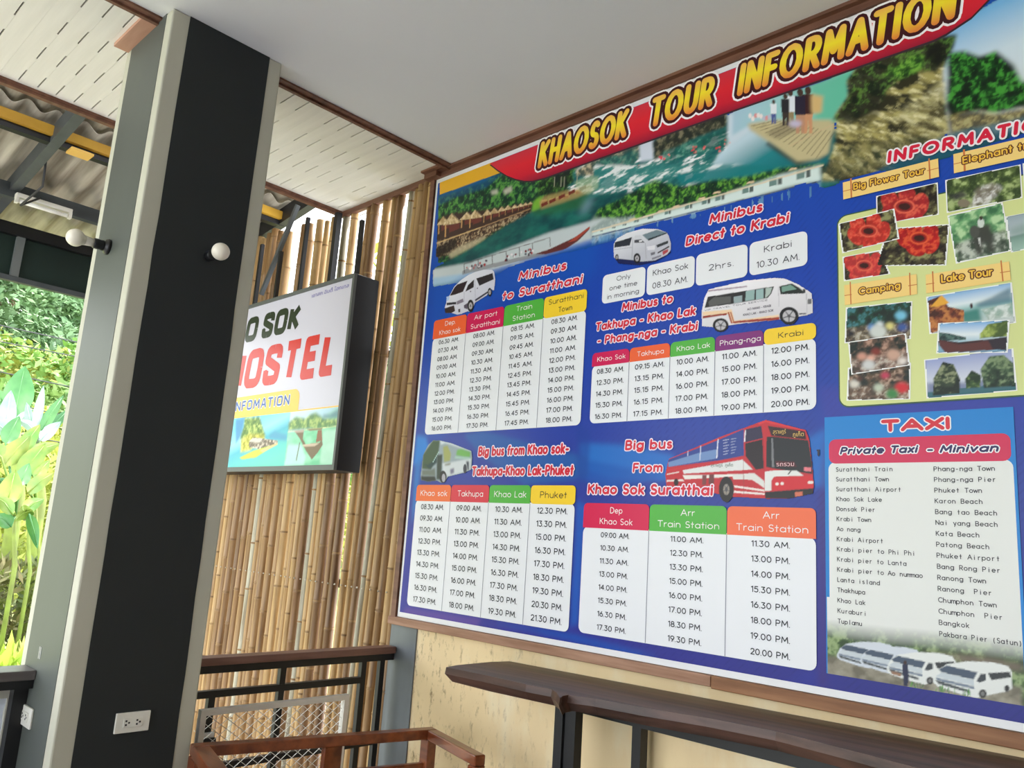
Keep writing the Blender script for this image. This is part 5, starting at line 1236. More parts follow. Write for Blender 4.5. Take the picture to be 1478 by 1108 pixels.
for q, c_ in (([(135, 510), (440, 420), (400, 565), (125, 605)], (44, 48, 58)), ([(480, 470), (600, 455), (665, 515), (480, 520)], (70, 70, 78)), ([(490, 390), (600, 385), (640, 450), (480, 465)], (206, 206, 214)), ([(620, 380), (880, 290), (1060, 340), (730, 480)], (112, 130, 140)), ([(720, 450), (1060, 335), (1060, 355), (735, 482)], (40, 50, 56)),
              ([(870, 560), (1080, 480), (1080, 530), (890, 605)], (56, 60, 64)), ([(890, 690), (1100, 570), (1100, 600), (900, 710)], (60, 48, 54)), ([(980, 670), (1080, 630), (1080, 680), (990, 740)], (176, 70, 76)), ([(770, 700), (850, 680), (850, 720), (780, 745)], (110, 108, 120)),
              ([(700, 590), (850, 560), (850, 640), (720, 650)], (222, 220, 228)), ([(790, 790), (960, 730), (960, 760), (800, 820)], (130, 126, 140)), ([(560, 480), (620, 470), (620, 500), (570, 505)], (226, 226, 232))): B_.poly(fB(q), c_)
B_.line(*fB([(455, 430), (440, 800)]), .7, (150, 150, 164)); B_.line(*fB([(675, 520), (690, 800)]), .7, (160, 158, 170)); B_.line(*fB([(120, 640), (440, 600)]), .7, (160, 160, 174))
wheel(B_, fB, (530, 795), 62, 92); wheel(B_, fB, (172, 775), 30, 56)
B_.mesh('vehicle_print', y_(4.2), po, INK, label='picture of a white minibus seen from the front right')
fC = crop(1000, 390, 7.39); C_ = vcan([(1014, 398), (1180, 398), (1014, 482), (1180, 482)])
C_.poly(fC([(120, 440), (145, 310), (190, 215), (600, 120), (890, 92), (1010, 100), (1150, 160), (1290, 250), (1305, 360), (1305, 470), (1240, 495), (1150, 510), (940, 540), (400, 600), (230, 620), (120, 610)]), grad((1090, 405), (1095, 465), [(0, (240, 236, 242)), (1, (214, 210, 216))]))
for q, c_ in (([(152, 412), (185, 295), (890, 185), (862, 262), (820, 310), (500, 362)], (48, 46, 48)), ([(460, 295), (550, 280), (550, 350), (462, 364)], (150, 166, 170)), ([(590, 238), (685, 222), (680, 325), (585, 340)], (150, 178, 176)), ([(700, 220), (780, 206), (778, 312), (698, 325)], (156, 184, 184)), ([(800, 205), (872, 195), (850, 262), (812, 300), (796, 305)], (176, 190, 184)),
              ([(190, 350), (250, 300), (430, 290), (430, 360), (200, 395)], (92, 92, 92)), ([(945, 185), (1080, 155), (1160, 200), (1220, 250), (1210, 260), (960, 270)], (40, 46, 44)), ([(970, 190), (1070, 168), (1130, 215), (975, 245)], (120, 156, 144)),
              ([(130, 455), (440, 430), (470, 550), (940, 485), (940, 512), (470, 580), (430, 560), (410, 480), (130, 495)], (238, 206, 170)), ([(130, 500), (390, 468), (385, 488), (130, 525)], (150, 56, 44)), ([(470, 555), (945, 510), (945, 542), (440, 578)], (160, 62, 50)), ([(395, 460), (412, 458), (450, 575), (432, 580)], (176, 84, 60)), ([(422, 456), (434, 455), (470, 572), (458, 574)], (176, 84, 60)),
              ([(1250, 320), (1290, 318), (1288, 372), (1248, 374)], (110, 108, 112)), ([(1155, 470), (1235, 468), (1235, 480), (1160, 486)], (90, 88, 92)), ([(185, 225), (600, 178), (605, 192), (190, 242)], (170, 150, 166)), ([(1195, 215), (1225, 215), (1225, 255), (1205, 255)], (40, 40, 44))): C_.poly(fC(q), c_)
C_.line(*fC([(935, 190), (945, 400)]), .6, (170, 166, 176)); C_.line(*fC([(1235, 260), (1240, 470)]), .6, (170, 166, 176))
wheel(C_, fC, (1050, 500), 103, 96, .66); wheel(C_, fC, (322, 598), 84, 76, .68)
C_.mesh('vehicle_print', y_(4.2), po, INK, label='picture of a white minibus with orange and red stripes, side view')
L = Letters()
for t, a, b, c_ in (('AO NANG - KRABI', (605, 438), (858, 408), 26), ('KHAO LAK - KHAO SOK', (562, 496), (886, 458), 26), ('VIP TRAVEL TOUR SERVICE', (150, 436), (820, 352), 17)):
    A2, B2 = fC([a])[0], fC([b])[0]; tpx(L, t, A2, B2, c_/7.39, w=.17)
L.build('vehicle_lettering', inkm((74, 66, 84)), po, y_(4.9))
fD = crop(950, 600, 5.912); D_ = vcan([(960, 604), (1186, 604), (960, 728), (1186, 728)])
D_.poly(fD([(82, 500), (95, 440), (110, 370), (530, 190), (870, 62), (940, 38), (1280, 125), (1310, 200), (1335, 420), (1350, 600), (1340, 664), (1130, 712), (950, 712), (660, 695), (540, 672), (90, 606)]), (192, 40, 50))
for q, c_ in (([(108, 378), (530, 212), (750, 118), (752, 345), (540, 385), (108, 440)], (44, 64, 140)), ([(108, 400), (370, 320), (520, 290), (510, 370), (110, 440)], (110, 140, 190)), ([(765, 120), (900, 92), (915, 195), (765, 232)], (46, 40, 70)), ([(765, 240), (910, 205), (922, 455), (852, 462), (765, 345)], (34, 22, 28)),
              ([(945, 185), (1000, 182), (1300, 215), (1335, 425), (1335, 500), (1010, 455), (942, 440)], (30, 32, 36)), ([(955, 90), (1270, 138), (1285, 208), (985, 175)], (48, 26, 28)), ([(985, 195), (1000, 198), (1010, 445), (990, 440)], (120, 120, 124)),
              ([(230, 468), (740, 378), (828, 462), (700, 470), (240, 497)], (222, 222, 222)), ([(230, 510), (540, 505), (700, 500), (700, 518), (540, 530), (250, 545)], (232, 226, 220)), ([(655, 505), (840, 492), (925, 560), (925, 620), (870, 580), (820, 548), (660, 545)], (222, 220, 216)),
              ([(930, 480), (1010, 470), (1200, 470), (1262, 515), (1010, 522), (985, 560), (985, 642), (930, 642)], (226, 226, 224)), ([(1000, 535), (1335, 512), (1345, 620), (1000, 638)], (206, 34, 46)), ([(930, 655), (1342, 622), (1345, 668), (1130, 712), (935, 706)], (30, 26, 28)),
              ([(668, 596), (922, 632), (930, 650), (672, 614)], (236, 222, 218)), ([(668, 642), (930, 662), (930, 678), (662, 660)], (236, 222, 218)), ([(95, 550), (230, 545), (245, 560), (95, 566)], (230, 214, 208)), ([(95, 498), (200, 478), (200, 488), (95, 508)], (230, 214, 208)),
              ([(1185, 655), (1250, 648), (1250, 688), (1188, 695)], (206, 110, 84)), ([(760, 130), (768, 128), (764, 225), (752, 228)], (230, 230, 236)), ([(528, 205), (536, 204), (526, 365), (514, 368)], (220, 222, 234)), ([(380, 262), (387, 260), (382, 382), (374, 386)], (200, 206, 226)),
              ([(272, 305), (278, 303), (276, 345), (270, 347)], (200, 206, 226)), ([(398, 510), (435, 506), (430, 590), (395, 594)], (120, 60, 60)), ([(455, 505), (500, 500), (498, 580), (452, 586)], (110, 56, 56)), ([(1370, 290), (1400, 290), (1395, 350), (1380, 350)], (40, 40, 60)),
              ([(870, 62), (940, 38), (1280, 125), (1285, 138), (940, 62), (880, 80)], (214, 52, 60)), ([(1020, 390), (1180, 396), (1205, 440), (1030, 436)], (80, 22, 30)), ([(1262, 440), (1325, 446), (1325, 480), (1264, 474)], (226, 120, 130))): D_.poly(fD(q), c_)
for x, z in ((1035, 585), (1078, 582), (1310, 572), (1328, 572)): D_.ell(fD([(x, z)])[0], 2.6, 2.2, (236, 226, 220))
for k in range(6): D_.line(*fD([(575, 215+k*24), (625-(k % 2)*12, 206+k*24)]), .8, (190, 196, 220)); D_.line(*fD([(640, 205+k*24), (690-(k % 3)*8, 196+k*24)]), .8, (170, 180, 210))
D_.line(*fD([(1155, 470), (1128, 505)]), 1.6, (30, 30, 30)); D_.line(*fD([(915, 200), (925, 470)]), 1.4, (170, 30, 40)); D_.line(*fD([(750, 380), (750, 690)]), .5, (150, 60, 60)); D_.line(*fD([(100, 470), (740, 365)]), 1.2, (206, 40, 50))
wheel(D_, fD, (603, 632), 64, 112, .42, (34, 28, 28), (150, 140, 130)); D_.ell(fD([(175, 570)])[0], 3.4, 5.4, (40, 26, 30))
D_.mesh('vehicle_print', y_(4.2), po, INK, label='picture of a red and white big bus')
L = Letters()
tpx(L, 'รถรวม', fD([(1030, 435)])[0], fD([(1180, 432)])[0], 36/5.912); L.build('vehicle_lettering', inkm((246, 200, 206)), po, y_(4.9))
L = Letters(); tpx(L, 'สุราษฎร์', fD([(1000, 155)])[0], fD([(1110, 160)])[0], 36/5.912); tpx(L, 'ภูเก็ต', fD([(1168, 175)])[0], fD([(1262, 186)])[0], 36/5.912); L.build('vehicle_lettering', inkm((236, 196, 110)), po, y_(4.9))
L = Letters(); tpx(L, 'สุราษฎร์  ภูเก็ต', fD([(470, 450)])[0], fD([(660, 425)])[0], 26/5.912)
L.build('vehicle_lettering', inkm((76, 100, 76)), po, y_(4.9))
fE = crop(600, 625, 13.85); E_ = vcan([(607, 632), (690, 632), (607, 702), (690, 702)])
E_.poly(fE([(200, 440), (300, 240), (400, 150), (540, 150), (780, 210), (1170, 360), (1185, 480), (1165, 740), (1020, 800), (700, 880), (640, 990), (560, 1000), (480, 960), (300, 980), (160, 950), (150, 860), (170, 700)]), (150, 164, 172))
for q, c_ in (([(200, 440), (400, 150), (540, 150), (510, 400), (440, 560), (360, 740), (180, 720)], (62, 84, 58)), ([(210, 620), (330, 720), (480, 600), (480, 440), (400, 560), (300, 640)], (34, 62, 66)), ([(160, 860), (440, 860), (470, 960), (300, 985), (160, 950)], (40, 42, 42)), ([(180, 740), (360, 740), (440, 700), (450, 860), (180, 850)], (110, 118, 110)),
              ([(480, 440), (590, 430), (575, 700), (560, 940), (470, 930)], (50, 62, 54)), ([(540, 160), (780, 210), (1170, 360), (1160, 380), (760, 240), (640, 210), (560, 240)], (206, 216, 222)), ([(600, 280), (690, 250), (760, 420), (740, 560), (620, 590)], (160, 164, 96)), ([(880, 345), (960, 320), (1150, 380), (1140, 490), (1000, 480), (860, 450)], (110, 172, 84)),
              ([(590, 610), (760, 590), (1160, 510), (1140, 740), (1000, 790), (700, 870), (600, 800)], (206, 212, 216)), ([(630, 630), (760, 600), (740, 640), (640, 655)], (110, 110, 84)), ([(740, 730), (820, 700), (820, 800), (750, 830)], (120, 116, 140)), ([(1060, 570), (1120, 570), (1120, 740), (1090, 760)], (56, 60, 76)), ([(840, 470), (1130, 500), (1130, 530), (840, 510)], (170, 206, 190))): E_.poly(fE(q), c_, soft=.001)
for k in range(6): E_.line(*fE([(400+k*20, 590-k*38), (410+k*22, 560-k*36)]), 1.3, (176, 206, 196))
E_.ell(fE([(600, 880)])[0], 5.2, 9, (40, 36, 40)); E_.ell(fE([(612, 900)])[0], 2.6, 6, (170, 166, 176)); E_.ell(fE([(1040, 720)])[0], 2.6, 7, (60, 60, 72))
E_.mesh('vehicle_print', y_(4.2), po, INK, label='picture of a silver coach with dark windscreen')

# ---- tour photo panel
gx0 = wl((1212.5, 330))[0]; gz1 = avgz((1225, 312), (1367, 283)); gz0 = avgz((1222, 586), (1478, 573)); gx1 = 2.86
flat('tour_panel', [rrect(gx0-.004, gx1+.004, gz0-.004, gz1+.004, .03)], y_(3.4), inkm((60, 90, 60)), po)
tp = flat('tour_panel', [rrect(gx0, gx1, gz0, gz1, .026)], y_(4), inkm((214, 220, 150)), po, 'pale yellow green panel of tour photos')
def photo(q, paint, k, label, bd=1.6):
    q = np.array(q, float); c = q.mean(0); flat('photo_border', [[wl(tuple(c+(p-c)*(1+bd/np.linalg.norm(p-c)*1.3))) for p in q]], y_(k), inkm((240, 240, 240)), po)
    w = [wl(tuple(p)) for p in q]; cv = Canvas(min(a for a, _ in w), max(a for a, _ in w), min(b for _, b in w), max(b for _, b in w), .0026)
    ex = lambda u, v: tuple(((1-v)*((1-u)*q[0]+u*q[1])+v*((1-u)*q[3]+u*q[2])))
    cv.poly([tuple(p) for p in q], (90, 90, 70)); m0 = cv.A.copy(); paint(cv, lambda pts: [ex(u, v) for u, v in pts]); cv.A = m0
    cv.mesh('photo_print', y_(k+.35), po, INK, .4, label)
FULL = [(0, 0), (1, 0), (1, 1), (0, 1)]
def flower(cx, cy, r, seed, c1=(206, 44, 40), c2=(226, 100, 76)):
    def p(cv, f):
        cv.poly(f(FULL), foliage(seed, (34, 26, 20), (92, 84, 56), (150, 150, 100), 60))
        ctr = f([(cx, cy)])[0]; sc = math.dist(f([(0, .5)])[0], f([(1, .5)])[0])
        for k in range(5):
            a = k*1.2566+seed*.37; cv.ell((ctr[0]+math.cos(a)*r*sc*.62, ctr[1]+math.sin(a)*r*sc*.42), r*sc*.48, r*sc*.34, foliage(seed+k, tuple(int(v*.8) for v in c1), c1, c2, 70), rot=a*.3)
        cv.ell(ctr, r*sc*.42, r*sc*.28, c2); cv.ell(ctr, r*sc*.34, r*sc*.21, tuple(int(v*.8) for v in c1)); cv.ell(ctr, r*sc*.24, r*sc*.14, (60, 24, 20))
    return p
def creek(cv, f):
    cv.poly(f(FULL), foliage(70, (50, 66, 34), (110, 130, 70), (176, 192, 130), 60)); cv.poly(f([(.4, .45), (.62, .35), (.75, .6), (.55, 1), (.3, 1)]), foliage(71, (120, 110, 100), (190, 184, 178), (236, 234, 234), 90), .9, soft=.006)
    cv.poly(f([(.02, .5), (.22, .42), (.3, .62), (.1, .7)]), (44, 40, 52), .9, soft=.004); cv.ell(f([(.22, .82)])[0], 9, 6, (130, 120, 100))
def elephant(cv, f):
    cv.poly(f(FULL), foliage(72, (60, 110, 74), (120, 176, 120), (190, 220, 170), 40)); cv.poly(f([(0, .6), (1, .55), (1, 1), (0, 1)]), foliage(73, (60, 66, 60), (120, 126, 116), (206, 210, 200), 60), .9, soft=.008)
    cv.poly(f([(.38, .42), (.5, .34), (.72, .36), (.74, .6), (.7, .95), (.6, .95), (.6, .72), (.52, .72), (.5, .95), (.38, .95), (.36, .6)]), (64, 66, 60), soft=.003); cv.ell(f([(.42, .45)])[0], 7, 9, (78, 80, 74)); cv.poly(f([(.46, .6), (.5, .6), (.47, .8)]), (230, 230, 226))
    cv.ell(f([(.56, .3)])[0], 5, 7, (206, 212, 206)); cv.ell(f([(.58, .2)])[0], 2.6, 3, (60, 50, 40))
def camp(seed, c1, c2, c3, blobs):
    def p(cv, f):
        cv.poly(f(FULL), foliage(seed, (26, 40, 34), c1, c2, 50)); cv.poly(f([(0, .6), (1, .55), (1, 1), (0, 1)]), foliage(seed+1, (80, 66, 56), c3, (200, 190, 176), 80), .9, soft=.008)
        for u, v, r_, c_ in blobs: cv.ell(f([(u, v)])[0], r_, r_*.8, c_, soft=.001)
    return p
def raft_l(cv, f):
    cv.poly(f(FULL), grad(f([(0, 0)])[0], f([(0, 1)])[0], [(0, (120, 170, 220)), (.35, (220, 230, 236)), (.5, (150, 190, 190)), (1, (200, 206, 206))]))
    cv.poly(f([(.55, .4), (.75, .28), (1, .1), (1, .5), (.6, .5)]), (70, 110, 130), .8, soft=.006); cv.poly(f([(.35, .55), (.6, .5), (.62, .85), (.4, .85)]), (30, 120, 110), .9, soft=.004)
    cv.poly(f([(0, .1), (.16, .02), (.24, .35), (.42, .5), (.4, .85), (0, 1)]), foliage(75, (70, 34, 26), (140, 70, 44), (200, 130, 70), 60)); cv.poly(f([(.02, .28), (.17, 0), (.25, .25), (.12, .3)]), (230, 168, 60)); cv.ell(f([(.51, .42)])[0], 2, 4, (60, 34, 40))
    cv.poly(f([(.62, .55), (1, .5), (1, .85), (.7, .85)]), foliage(76, (130, 160, 140), (200, 206, 200), (236, 238, 236), 70), .7)
def boat_l(cv, f):
    cv.poly(f(FULL), grad(f([(0, 0)])[0], f([(0, 1)])[0], [(0, (120, 170, 220)), (.4, (226, 234, 240)), (.7, (140, 180, 200)), (1, (120, 160, 190))]))
    cv.poly(f([(.6, .4), (.7, .1), (1, 0), (1, .5), (.6, .55)]), foliage(77, (70, 90, 40), (130, 150, 70), (176, 190, 100), 60)); cv.poly(f([(0, .3), (.15, .35), (.4, .5), (.4, .58), (0, .6)]), foliage(78, (30, 50, 50), (50, 80, 80), (90, 120, 110), 60))
    cv.poly(f([(0, .55), (.3, .66), (.75, .58), (.98, .55), (.98, .9), (.6, .95), (.12, 1), (.02, .75)]), (92, 48, 46)); cv.poly(f([(0, .55), (.3, .66), (.8, .58), (.8, .62), (.3, .72)]), (50, 36, 40)); cv.poly(f([(.72, .6), (1, .5), (1, .95), (.8, .9)]), (44, 36, 46))
def karst(cv, f):
    cv.poly(f(FULL), grad(f([(0, 0)])[0], f([(0, 1)])[0], [(0, (150, 160, 206)), (.6, (206, 210, 224)), (.85, (190, 200, 214)), (1, (60, 110, 120))]))
    cv.poly(f([(0, .6), (.1, .62), (.5, .7), (1, .6), (1, .9), (0, .9)]), (70, 84, 140), .7, soft=.006); cv.poly(f([(0, .85), (1, .8), (1, 1), (0, 1)]), (40, 96, 106), .9)
    cv.poly(f([(.08, .5), (.2, .1), (.32, .2), (.38, .6), (.36, .95), (.06, .95)]), foliage(79, (20, 34, 24), (56, 74, 48), (150, 156, 120), 55)); cv.poly(f([(.44, .6), (.52, .4), (.62, .55), (.6, .85), (.44, .85)]), foliage(80, (24, 50, 24), (60, 90, 44), (120, 140, 80), 60))
    cv.poly(f([(.62, .4), (.74, .1), (.9, .12), (1, .35), (1, .9), (.64, .88)]), foliage(81, (20, 40, 26), (56, 84, 56), (130, 150, 110), 50))
def lake(cv, f): cv.poly(f(FULL), grad(f([(0, 0)])[0], f([(0, 1)])[0], [(0, (150, 166, 176)), (.55, (190, 200, 206)), (.6, (120, 150, 140)), (1, (160, 190, 180))])); cv.poly(f([(0, .35), (.5, .2), (1, .4), (1, .6), (0, .6)]), (110, 140, 130), .6, soft=.01)
photo([(1269.5, 286.2), (1354.5, 267.4), (1355.9, 312), (1270, 326)], flower(.45, .55, .42, 3, (190, 40, 44)), 5.0, 'photo of a big red flower')
photo([(1285, 333), (1371.8, 327), (1366.8, 384.5), (1268.5, 385.5)], flower(.55, .3, .36, 5, (196, 22, 26), (226, 90, 50)), 5.4, 'photo of a dark red flower beside a bud')
photo([(1214.9, 326), (1292.3, 305), (1299.3, 346.8), (1220.5, 366.7)], flower(.5, .5, .40, 7, (214, 52, 40)), 5.9, 'photo of a big open red flower')
photo([(1220.9, 373.6), (1272, 364.5), (1286.4, 397), (1222.8, 406.8)], flower(.5, .5, .5, 9, (220, 60, 60)), 5.2, 'photo of a red flower, lowest')
photo([(1368.8, 263.4), (1473.6, 241.6), (1476, 288.2), (1370.8, 309)], creek, 5.0, 'photo of a forest creek')
photo([(1371.8, 315), (1448.2, 296.2), (1461, 363.7), (1383.7, 381.5)], elephant, 5.6, 'photo of riders on an elephant')
photo([(1455, 316), (1560, 296), (1566, 345), (1463, 366)], lake, 5.0, 'grey lake photo')
photo([(1480, 240), (1600, 214), (1606, 280), (1484, 300)], creek, 5.9, 'second forest photo')
photo([(1225.8, 446.5), (1318, 437.6), (1316, 490), (1223.8, 496)], camp(83, (30, 76, 60), (70, 130, 140), (150, 130, 100), [(.85, .35, 8, (120, 190, 220)), (.4, .62, 6, (90, 140, 200)), (.52, .55, 5, (220, 226, 230)), (.68, .62, 6, (220, 210, 130)), (.5, .75, 12, (206, 210, 206)), (.88, .68, 7, (60, 90, 160)), (.08, .75, 6, (30, 30, 36))]), 5.0, 'photo of campers sitting by the forest')
photo([(1228.8, 533), (1316, 526), (1315, 576.6), (1226.8, 578.6)], camp(85, (110, 84, 64), (190, 160, 140), (130, 100, 80), [(.1, .5, 7, (216, 210, 200)), (.18, .35, 5, (80, 50, 40)), (.6, .3, 6, (196, 60, 90)), (.88, .68, 10, (206, 40, 50)), (.72, .85, 9, (60, 130, 70)), (.5, .65, 7, (190, 200, 180)), (.85, .35, 5, (50, 30, 30))]), 5.0, 'photo of people cooking')
photo([(1228.8, 496), (1309, 484), (1314.8, 528), (1233.8, 541)], camp(87, (120, 90, 74), (190, 150, 130), (160, 130, 120), [(.45, .42, 7, (130, 50, 40)), (.2, .5, 7, (206, 150, 130)), (.35, .6, 6, (226, 170, 150)), (.75, .6, 10, (200, 160, 140)), (.3, .8, 9, (206, 206, 206)), (.9, .85, 6, (230, 220, 216))]), 5.6, 'photo of people around a fire')
photo([(1341.4, 431), (1461, 410.8), (1467, 467.4), (1346, 483)], raft_l, 5.0, 'photo of raft houses in mist')
photo([(1338.4, 521.4), (1463, 505.5), (1469, 564.7), (1342, 575.6)], karst, 5.0, 'photo of limestone islands')
photo([(1358.9, 469), (1458, 464.4), (1455, 510), (1355.9, 511)], boat_l, 5.9, 'photo of a long wooden boat')
def plate(q, text, tb, te, cap):
    flat('name_plate', [[wl(p) for p in q]], y_(6.8), inkm((244, 208, 128)), po)
    q = np.array(q, float); e = lambda u, v: tuple((1-v)*((1-u)*q[0]+u*q[1])+v*((1-u)*q[3]+u*q[2]))
    sl_ = []
    for u in (.085, .905): sl_.append([wl(e(u-.008, -.12)), wl(e(u+.008, -.12)), wl(e(u+.008, 1.0)), wl(e(u-.008, 1.0))])
    for u0, u1 in ((0, .10), (.88, 1)): sl_.append([wl(e(u0, .5)), wl(e(u1, .5)), wl(e(u1, .54)), wl(e(u0, .54))])
    flat('plate_cord', sl_, y_(7.0), inkm((206, 120, 66)), po)
    for halo, m_, yy in ((.13, inkm((96, 44, 30)), 7.3), (.0, inkm((240, 190, 70)), 7.7)):
        L = Letters()
        a = np.array(wl(tb)); b = np.array(wl(te)); cp = wl((tb[0], tb[1]-cap))[1]-a[1]
        L.put(text, (a[0]+b[0])/2, a[1], cp, width=b[0]-a[0], w=.17, halo=halo, gap=.3, slope=(b[1]-a[1])/(b[0]-a[0]))
        L.build('plate_lettering', m_, po, y_(yy))
plate([(1219.9, 266.4), (1356.9, 232), (1358.3, 258.4), (1220.5, 290.8)], 'Big Flower Tour', (1235, 277.5), (1338, 254), 10)
plate([(1378.7, 226), (1560, 184), (1562, 214), (1379.7, 253.5)], 'Elephant trekking', (1392, 240.5), (1545, 205), 11)
plate([(1221.8, 413.8), (1326, 398), (1327, 426.7), (1222.8, 442.5)], 'Camping', (1243, 428), (1303, 419), 10.5)
plate([(1339, 398.9), (1459, 380), (1461.7, 406.8), (1340, 425.7)], 'Lake Tour', (1361.5, 411), (1436, 400.5), 12)
for halo, m_, yy in ((.12, inkm((240, 232, 238)), 7.3), (.0, inkm((214, 30, 62)), 7.8)):
    L = Letters(); a = np.array(wl((1284, 239.5))); b = np.array(wl((1478, 197))); k_ = 11/8.75
    L.put('INFORMATION', a[0]+(b[0]-a[0])*k_/2, a[1], wl((1380, 199))[1]-wl((1380, 218))[1], width=(b[0]-a[0])*k_, w=.25, halo=halo, shear=.1, gap=.45, slope=(b[1]-a[1])/(b[0]-a[0]))
    L.build('subtitle_lettering', m_, po, y_(yy), 'red INFORMATION subtitle' if halo < .05 else 'white subtitle outline')

# ---- taxi panel
qx0 = avgx((1193.6, 603), (1195.8, 960)); qx1 = wl((1464.8, 590))[0]; qz1 = avgz((1195, 602.5), (1464, 589.2)); qz0 = avgz((1197, 970), (1478, 1018))
flat('taxi_panel', [[(qx0, qz0), (qx1, qz0), (qx1, qz1), (qx0, qz1)]], y_(4), inkm((22, 128, 206)), po, 'bright blue taxi price panel')
hx0 = wl((1199.8, 650))[0]; hx1 = wl((1461.5, 650))[0]; hz1 = avgz((1205, 634.8), (1455, 626.8)); hz0 = avgz((1201, 669), (1461, 667))
fadez = avgz((1200, 905), (1476, 944))
flat('taxi_list', [rrect(hx0-.002, hx1+.003, qz0+.1, hz0+.004, .02, (1, 1, 0, 0))], y_(4.3), inkm((226, 227, 224)), po, 'white list of taxi destinations')
flat('taxi_header', [rrect(hx0, hx1, hz0-.0, hz1, .018)], y_(4.8), inkm((208, 40, 84)), po, 'crimson header')
for halo, c_, yy in ((.09, (240, 236, 240), 5.2), (.0, (212, 44, 60), 5.7)):
    L = Letters(); tpx(L, 'TAXI', (1275, 624.5), (1374, 621.5), 18.5, w=.29, halo=halo, gap=.2); L.build('taxi_title', inkm(c_), po, y_(yy))
for halo, c_, yy in ((.14, (240, 236, 240), 5.3), (.0, (44, 36, 90), 5.8)):
    L = Letters(); tpx(L, 'Private Taxi', (1215.5, 657), (1329, 654.5), 11.5, w=.24, halo=halo, shear=.2, gap=.3); tpx(L, '-', (1341, 655), (1350, 655), 11.5, w=.24, halo=halo, shear=.2); tpx(L, 'Minivan', (1359, 655), (1444.5, 652.8), 12, w=.24, halo=halo, shear=.2, gap=.3)
    L.build('taxi_subtitle', inkm(c_), po, y_(yy))
lc = 'Suratthani Train|Suratthani Town|Suratthani Airport|Khao Sok Lake|Donsak Pier|Krabi Town|Ao nang|Krabi Airport|Krabi pier to Phi Phi|Krabi pier to Lanta|Krabi pier to Ao nummao|Lanta island|Thakhupa|Khao Lak|Kuraburi|Tuplamu'.split('|')
rc = 'Phang-nga Town|Phang-nga Pier|Phuket Town|Karon Beach|Bang tao Beach|Nai yang Beach|Kata Beach|Patong Beach|Phuket Airport|Bang Rong Pier|Ranong Town|Ranong  Pier|Chumphon Town|Chumphon  Pier|Bangkok|Pakbara Pier (Satun)'.split('|')
L = Letters()
for colm, (pa, pb) in ((lc, ((1210.2, 681.5), (1212.3, 899))), (rc, ((1351, 681), (1358, 917.5)))):
    z1_ = wl(pa)[1]; z0_ = wl(pb)[1]; x_ = (wl(pa)[0]+wl(pb)[0])/2; n = len(colm); ch_ = .0096 if colm is lc else .01015
    for k, t in enumerate(colm): L.put(t, x_, z1_+(z0_-z1_)*k/(n-1), .0128, width=len(t)*ch_*(.88 if len(t) > 18 and colm is rc else 1)-.003, align='l', w=.145, mono=.86)
L.build('taxi_lettering', inkm((66, 66, 70)), po, y_(5.4))
T_ = Canvas(qx0+.003, hx1+.003, qz0, qz0+.20, .0026, (226, 227, 224)); fT = crop(1180, 800, 4.4329); fU = crop(1200, 920, 5.3165)
def fade(X, Z): return foliage(90, (46, 70, 40), (84, 112, 66), (150, 170, 120), 50)(X, Z), np.clip((qz0+.150-Z-.015*fbm(X*6, Z*0, 5, 2))/.05, 0, 1)
T_.poly([(qx0-.1, qz0-.1), (qx1+.1, qz0-.1), (qx1+.1, qz0+.2), (qx0-.1, qz0+.2)], fade, px=False)
T_.poly(fU([(700, 105), (1150, 135), (1478, 200), (1478, 260), (960, 180), (760, 130)]), (128, 110, 98), .8, soft=.01)
T_.poly(fU([(-20, 135), (60, 140), (260, 200), (900, 330), (1478, 370), (1478, 540), (-20, 300)]), water(91, (110, 104, 90), (160, 154, 138), 30, 40), soft=.005)
def van4(dx, dy, s_, body=(226, 228, 226), person_=False):
    g = lambda pts: fU([(dx+(x-800)*s_, dy+(y-180)*s_) for x, y in pts])
    T_.poly(g([(800, 310), (830, 250), (900, 200), (1060, 178), (1250, 185), (1370, 215), (1398, 260), (1398, 385), (1370, 405), (1200, 440), (1130, 460), (1010, 430), (830, 370), (800, 340)]), body)
    for q, c_ in (([(840, 240), (900, 210), (1135, 262), (1105, 318), (860, 262)], (70, 84, 104)), ([(1128, 330), (1160, 272), (1200, 275), (1198, 325), (1150, 340)], (56, 62, 70)), ([(1215, 268), (1385, 258), (1390, 300), (1240, 322)], (50, 54, 58)), ([(812, 300), (1110, 370), (1112, 392), (830, 325)], (120, 132, 150)), ([(812, 318), (1080, 400), (1075, 420), (835, 350)], (80, 86, 90)), ([(860, 262), (1105, 320), (1110, 365), (815, 295)], (196, 204, 210))): T_.poly(g(q), c_)
    p = g([(1175, 425)])[0]; T_.ell(p, 5.6*s_, 6.2*s_, (44, 44, 46)); T_.ell(p, 3*s_, 3.4*s_, (120, 120, 120)); p = g([(1360, 385)])[0]; T_.ell(p, 3.6*s_, 5*s_, (44, 44, 46))
van4(62, 30, .72, (206, 212, 222)); van4(240, 66, .76, (206, 212, 222)); van4(442, 110, .88); van4(800, 180, 1)
T_.poly(fU([(560, 200), (600, 195), (612, 300), (600, 370), (570, 365)]), (34, 40, 70)); T_.ell(fU([(582, 188)])[0], 2.4, 2.8, (60, 40, 40)); T_.poly(fU([(470, 250), (550, 270), (550, 295), (480, 275)]), (150, 112, 90))
for k in range(26): x = rnd.uniform(620, 1080); T_.line(*fU([(x, 372+(x-620)*.15+rnd.uniform(-8, 14)), (x+rnd.uniform(-14, 14), 345+(x-620)*.15+rnd.uniform(-22, 10))]), 1.3, rnd.choice([(80, 140, 70), (110, 160, 84), (60, 110, 60)]))
T_.mesh('taxi_photo_print', y_(4.7), po, INK, .5, 'printed photo of four white minibuses parked in a row')

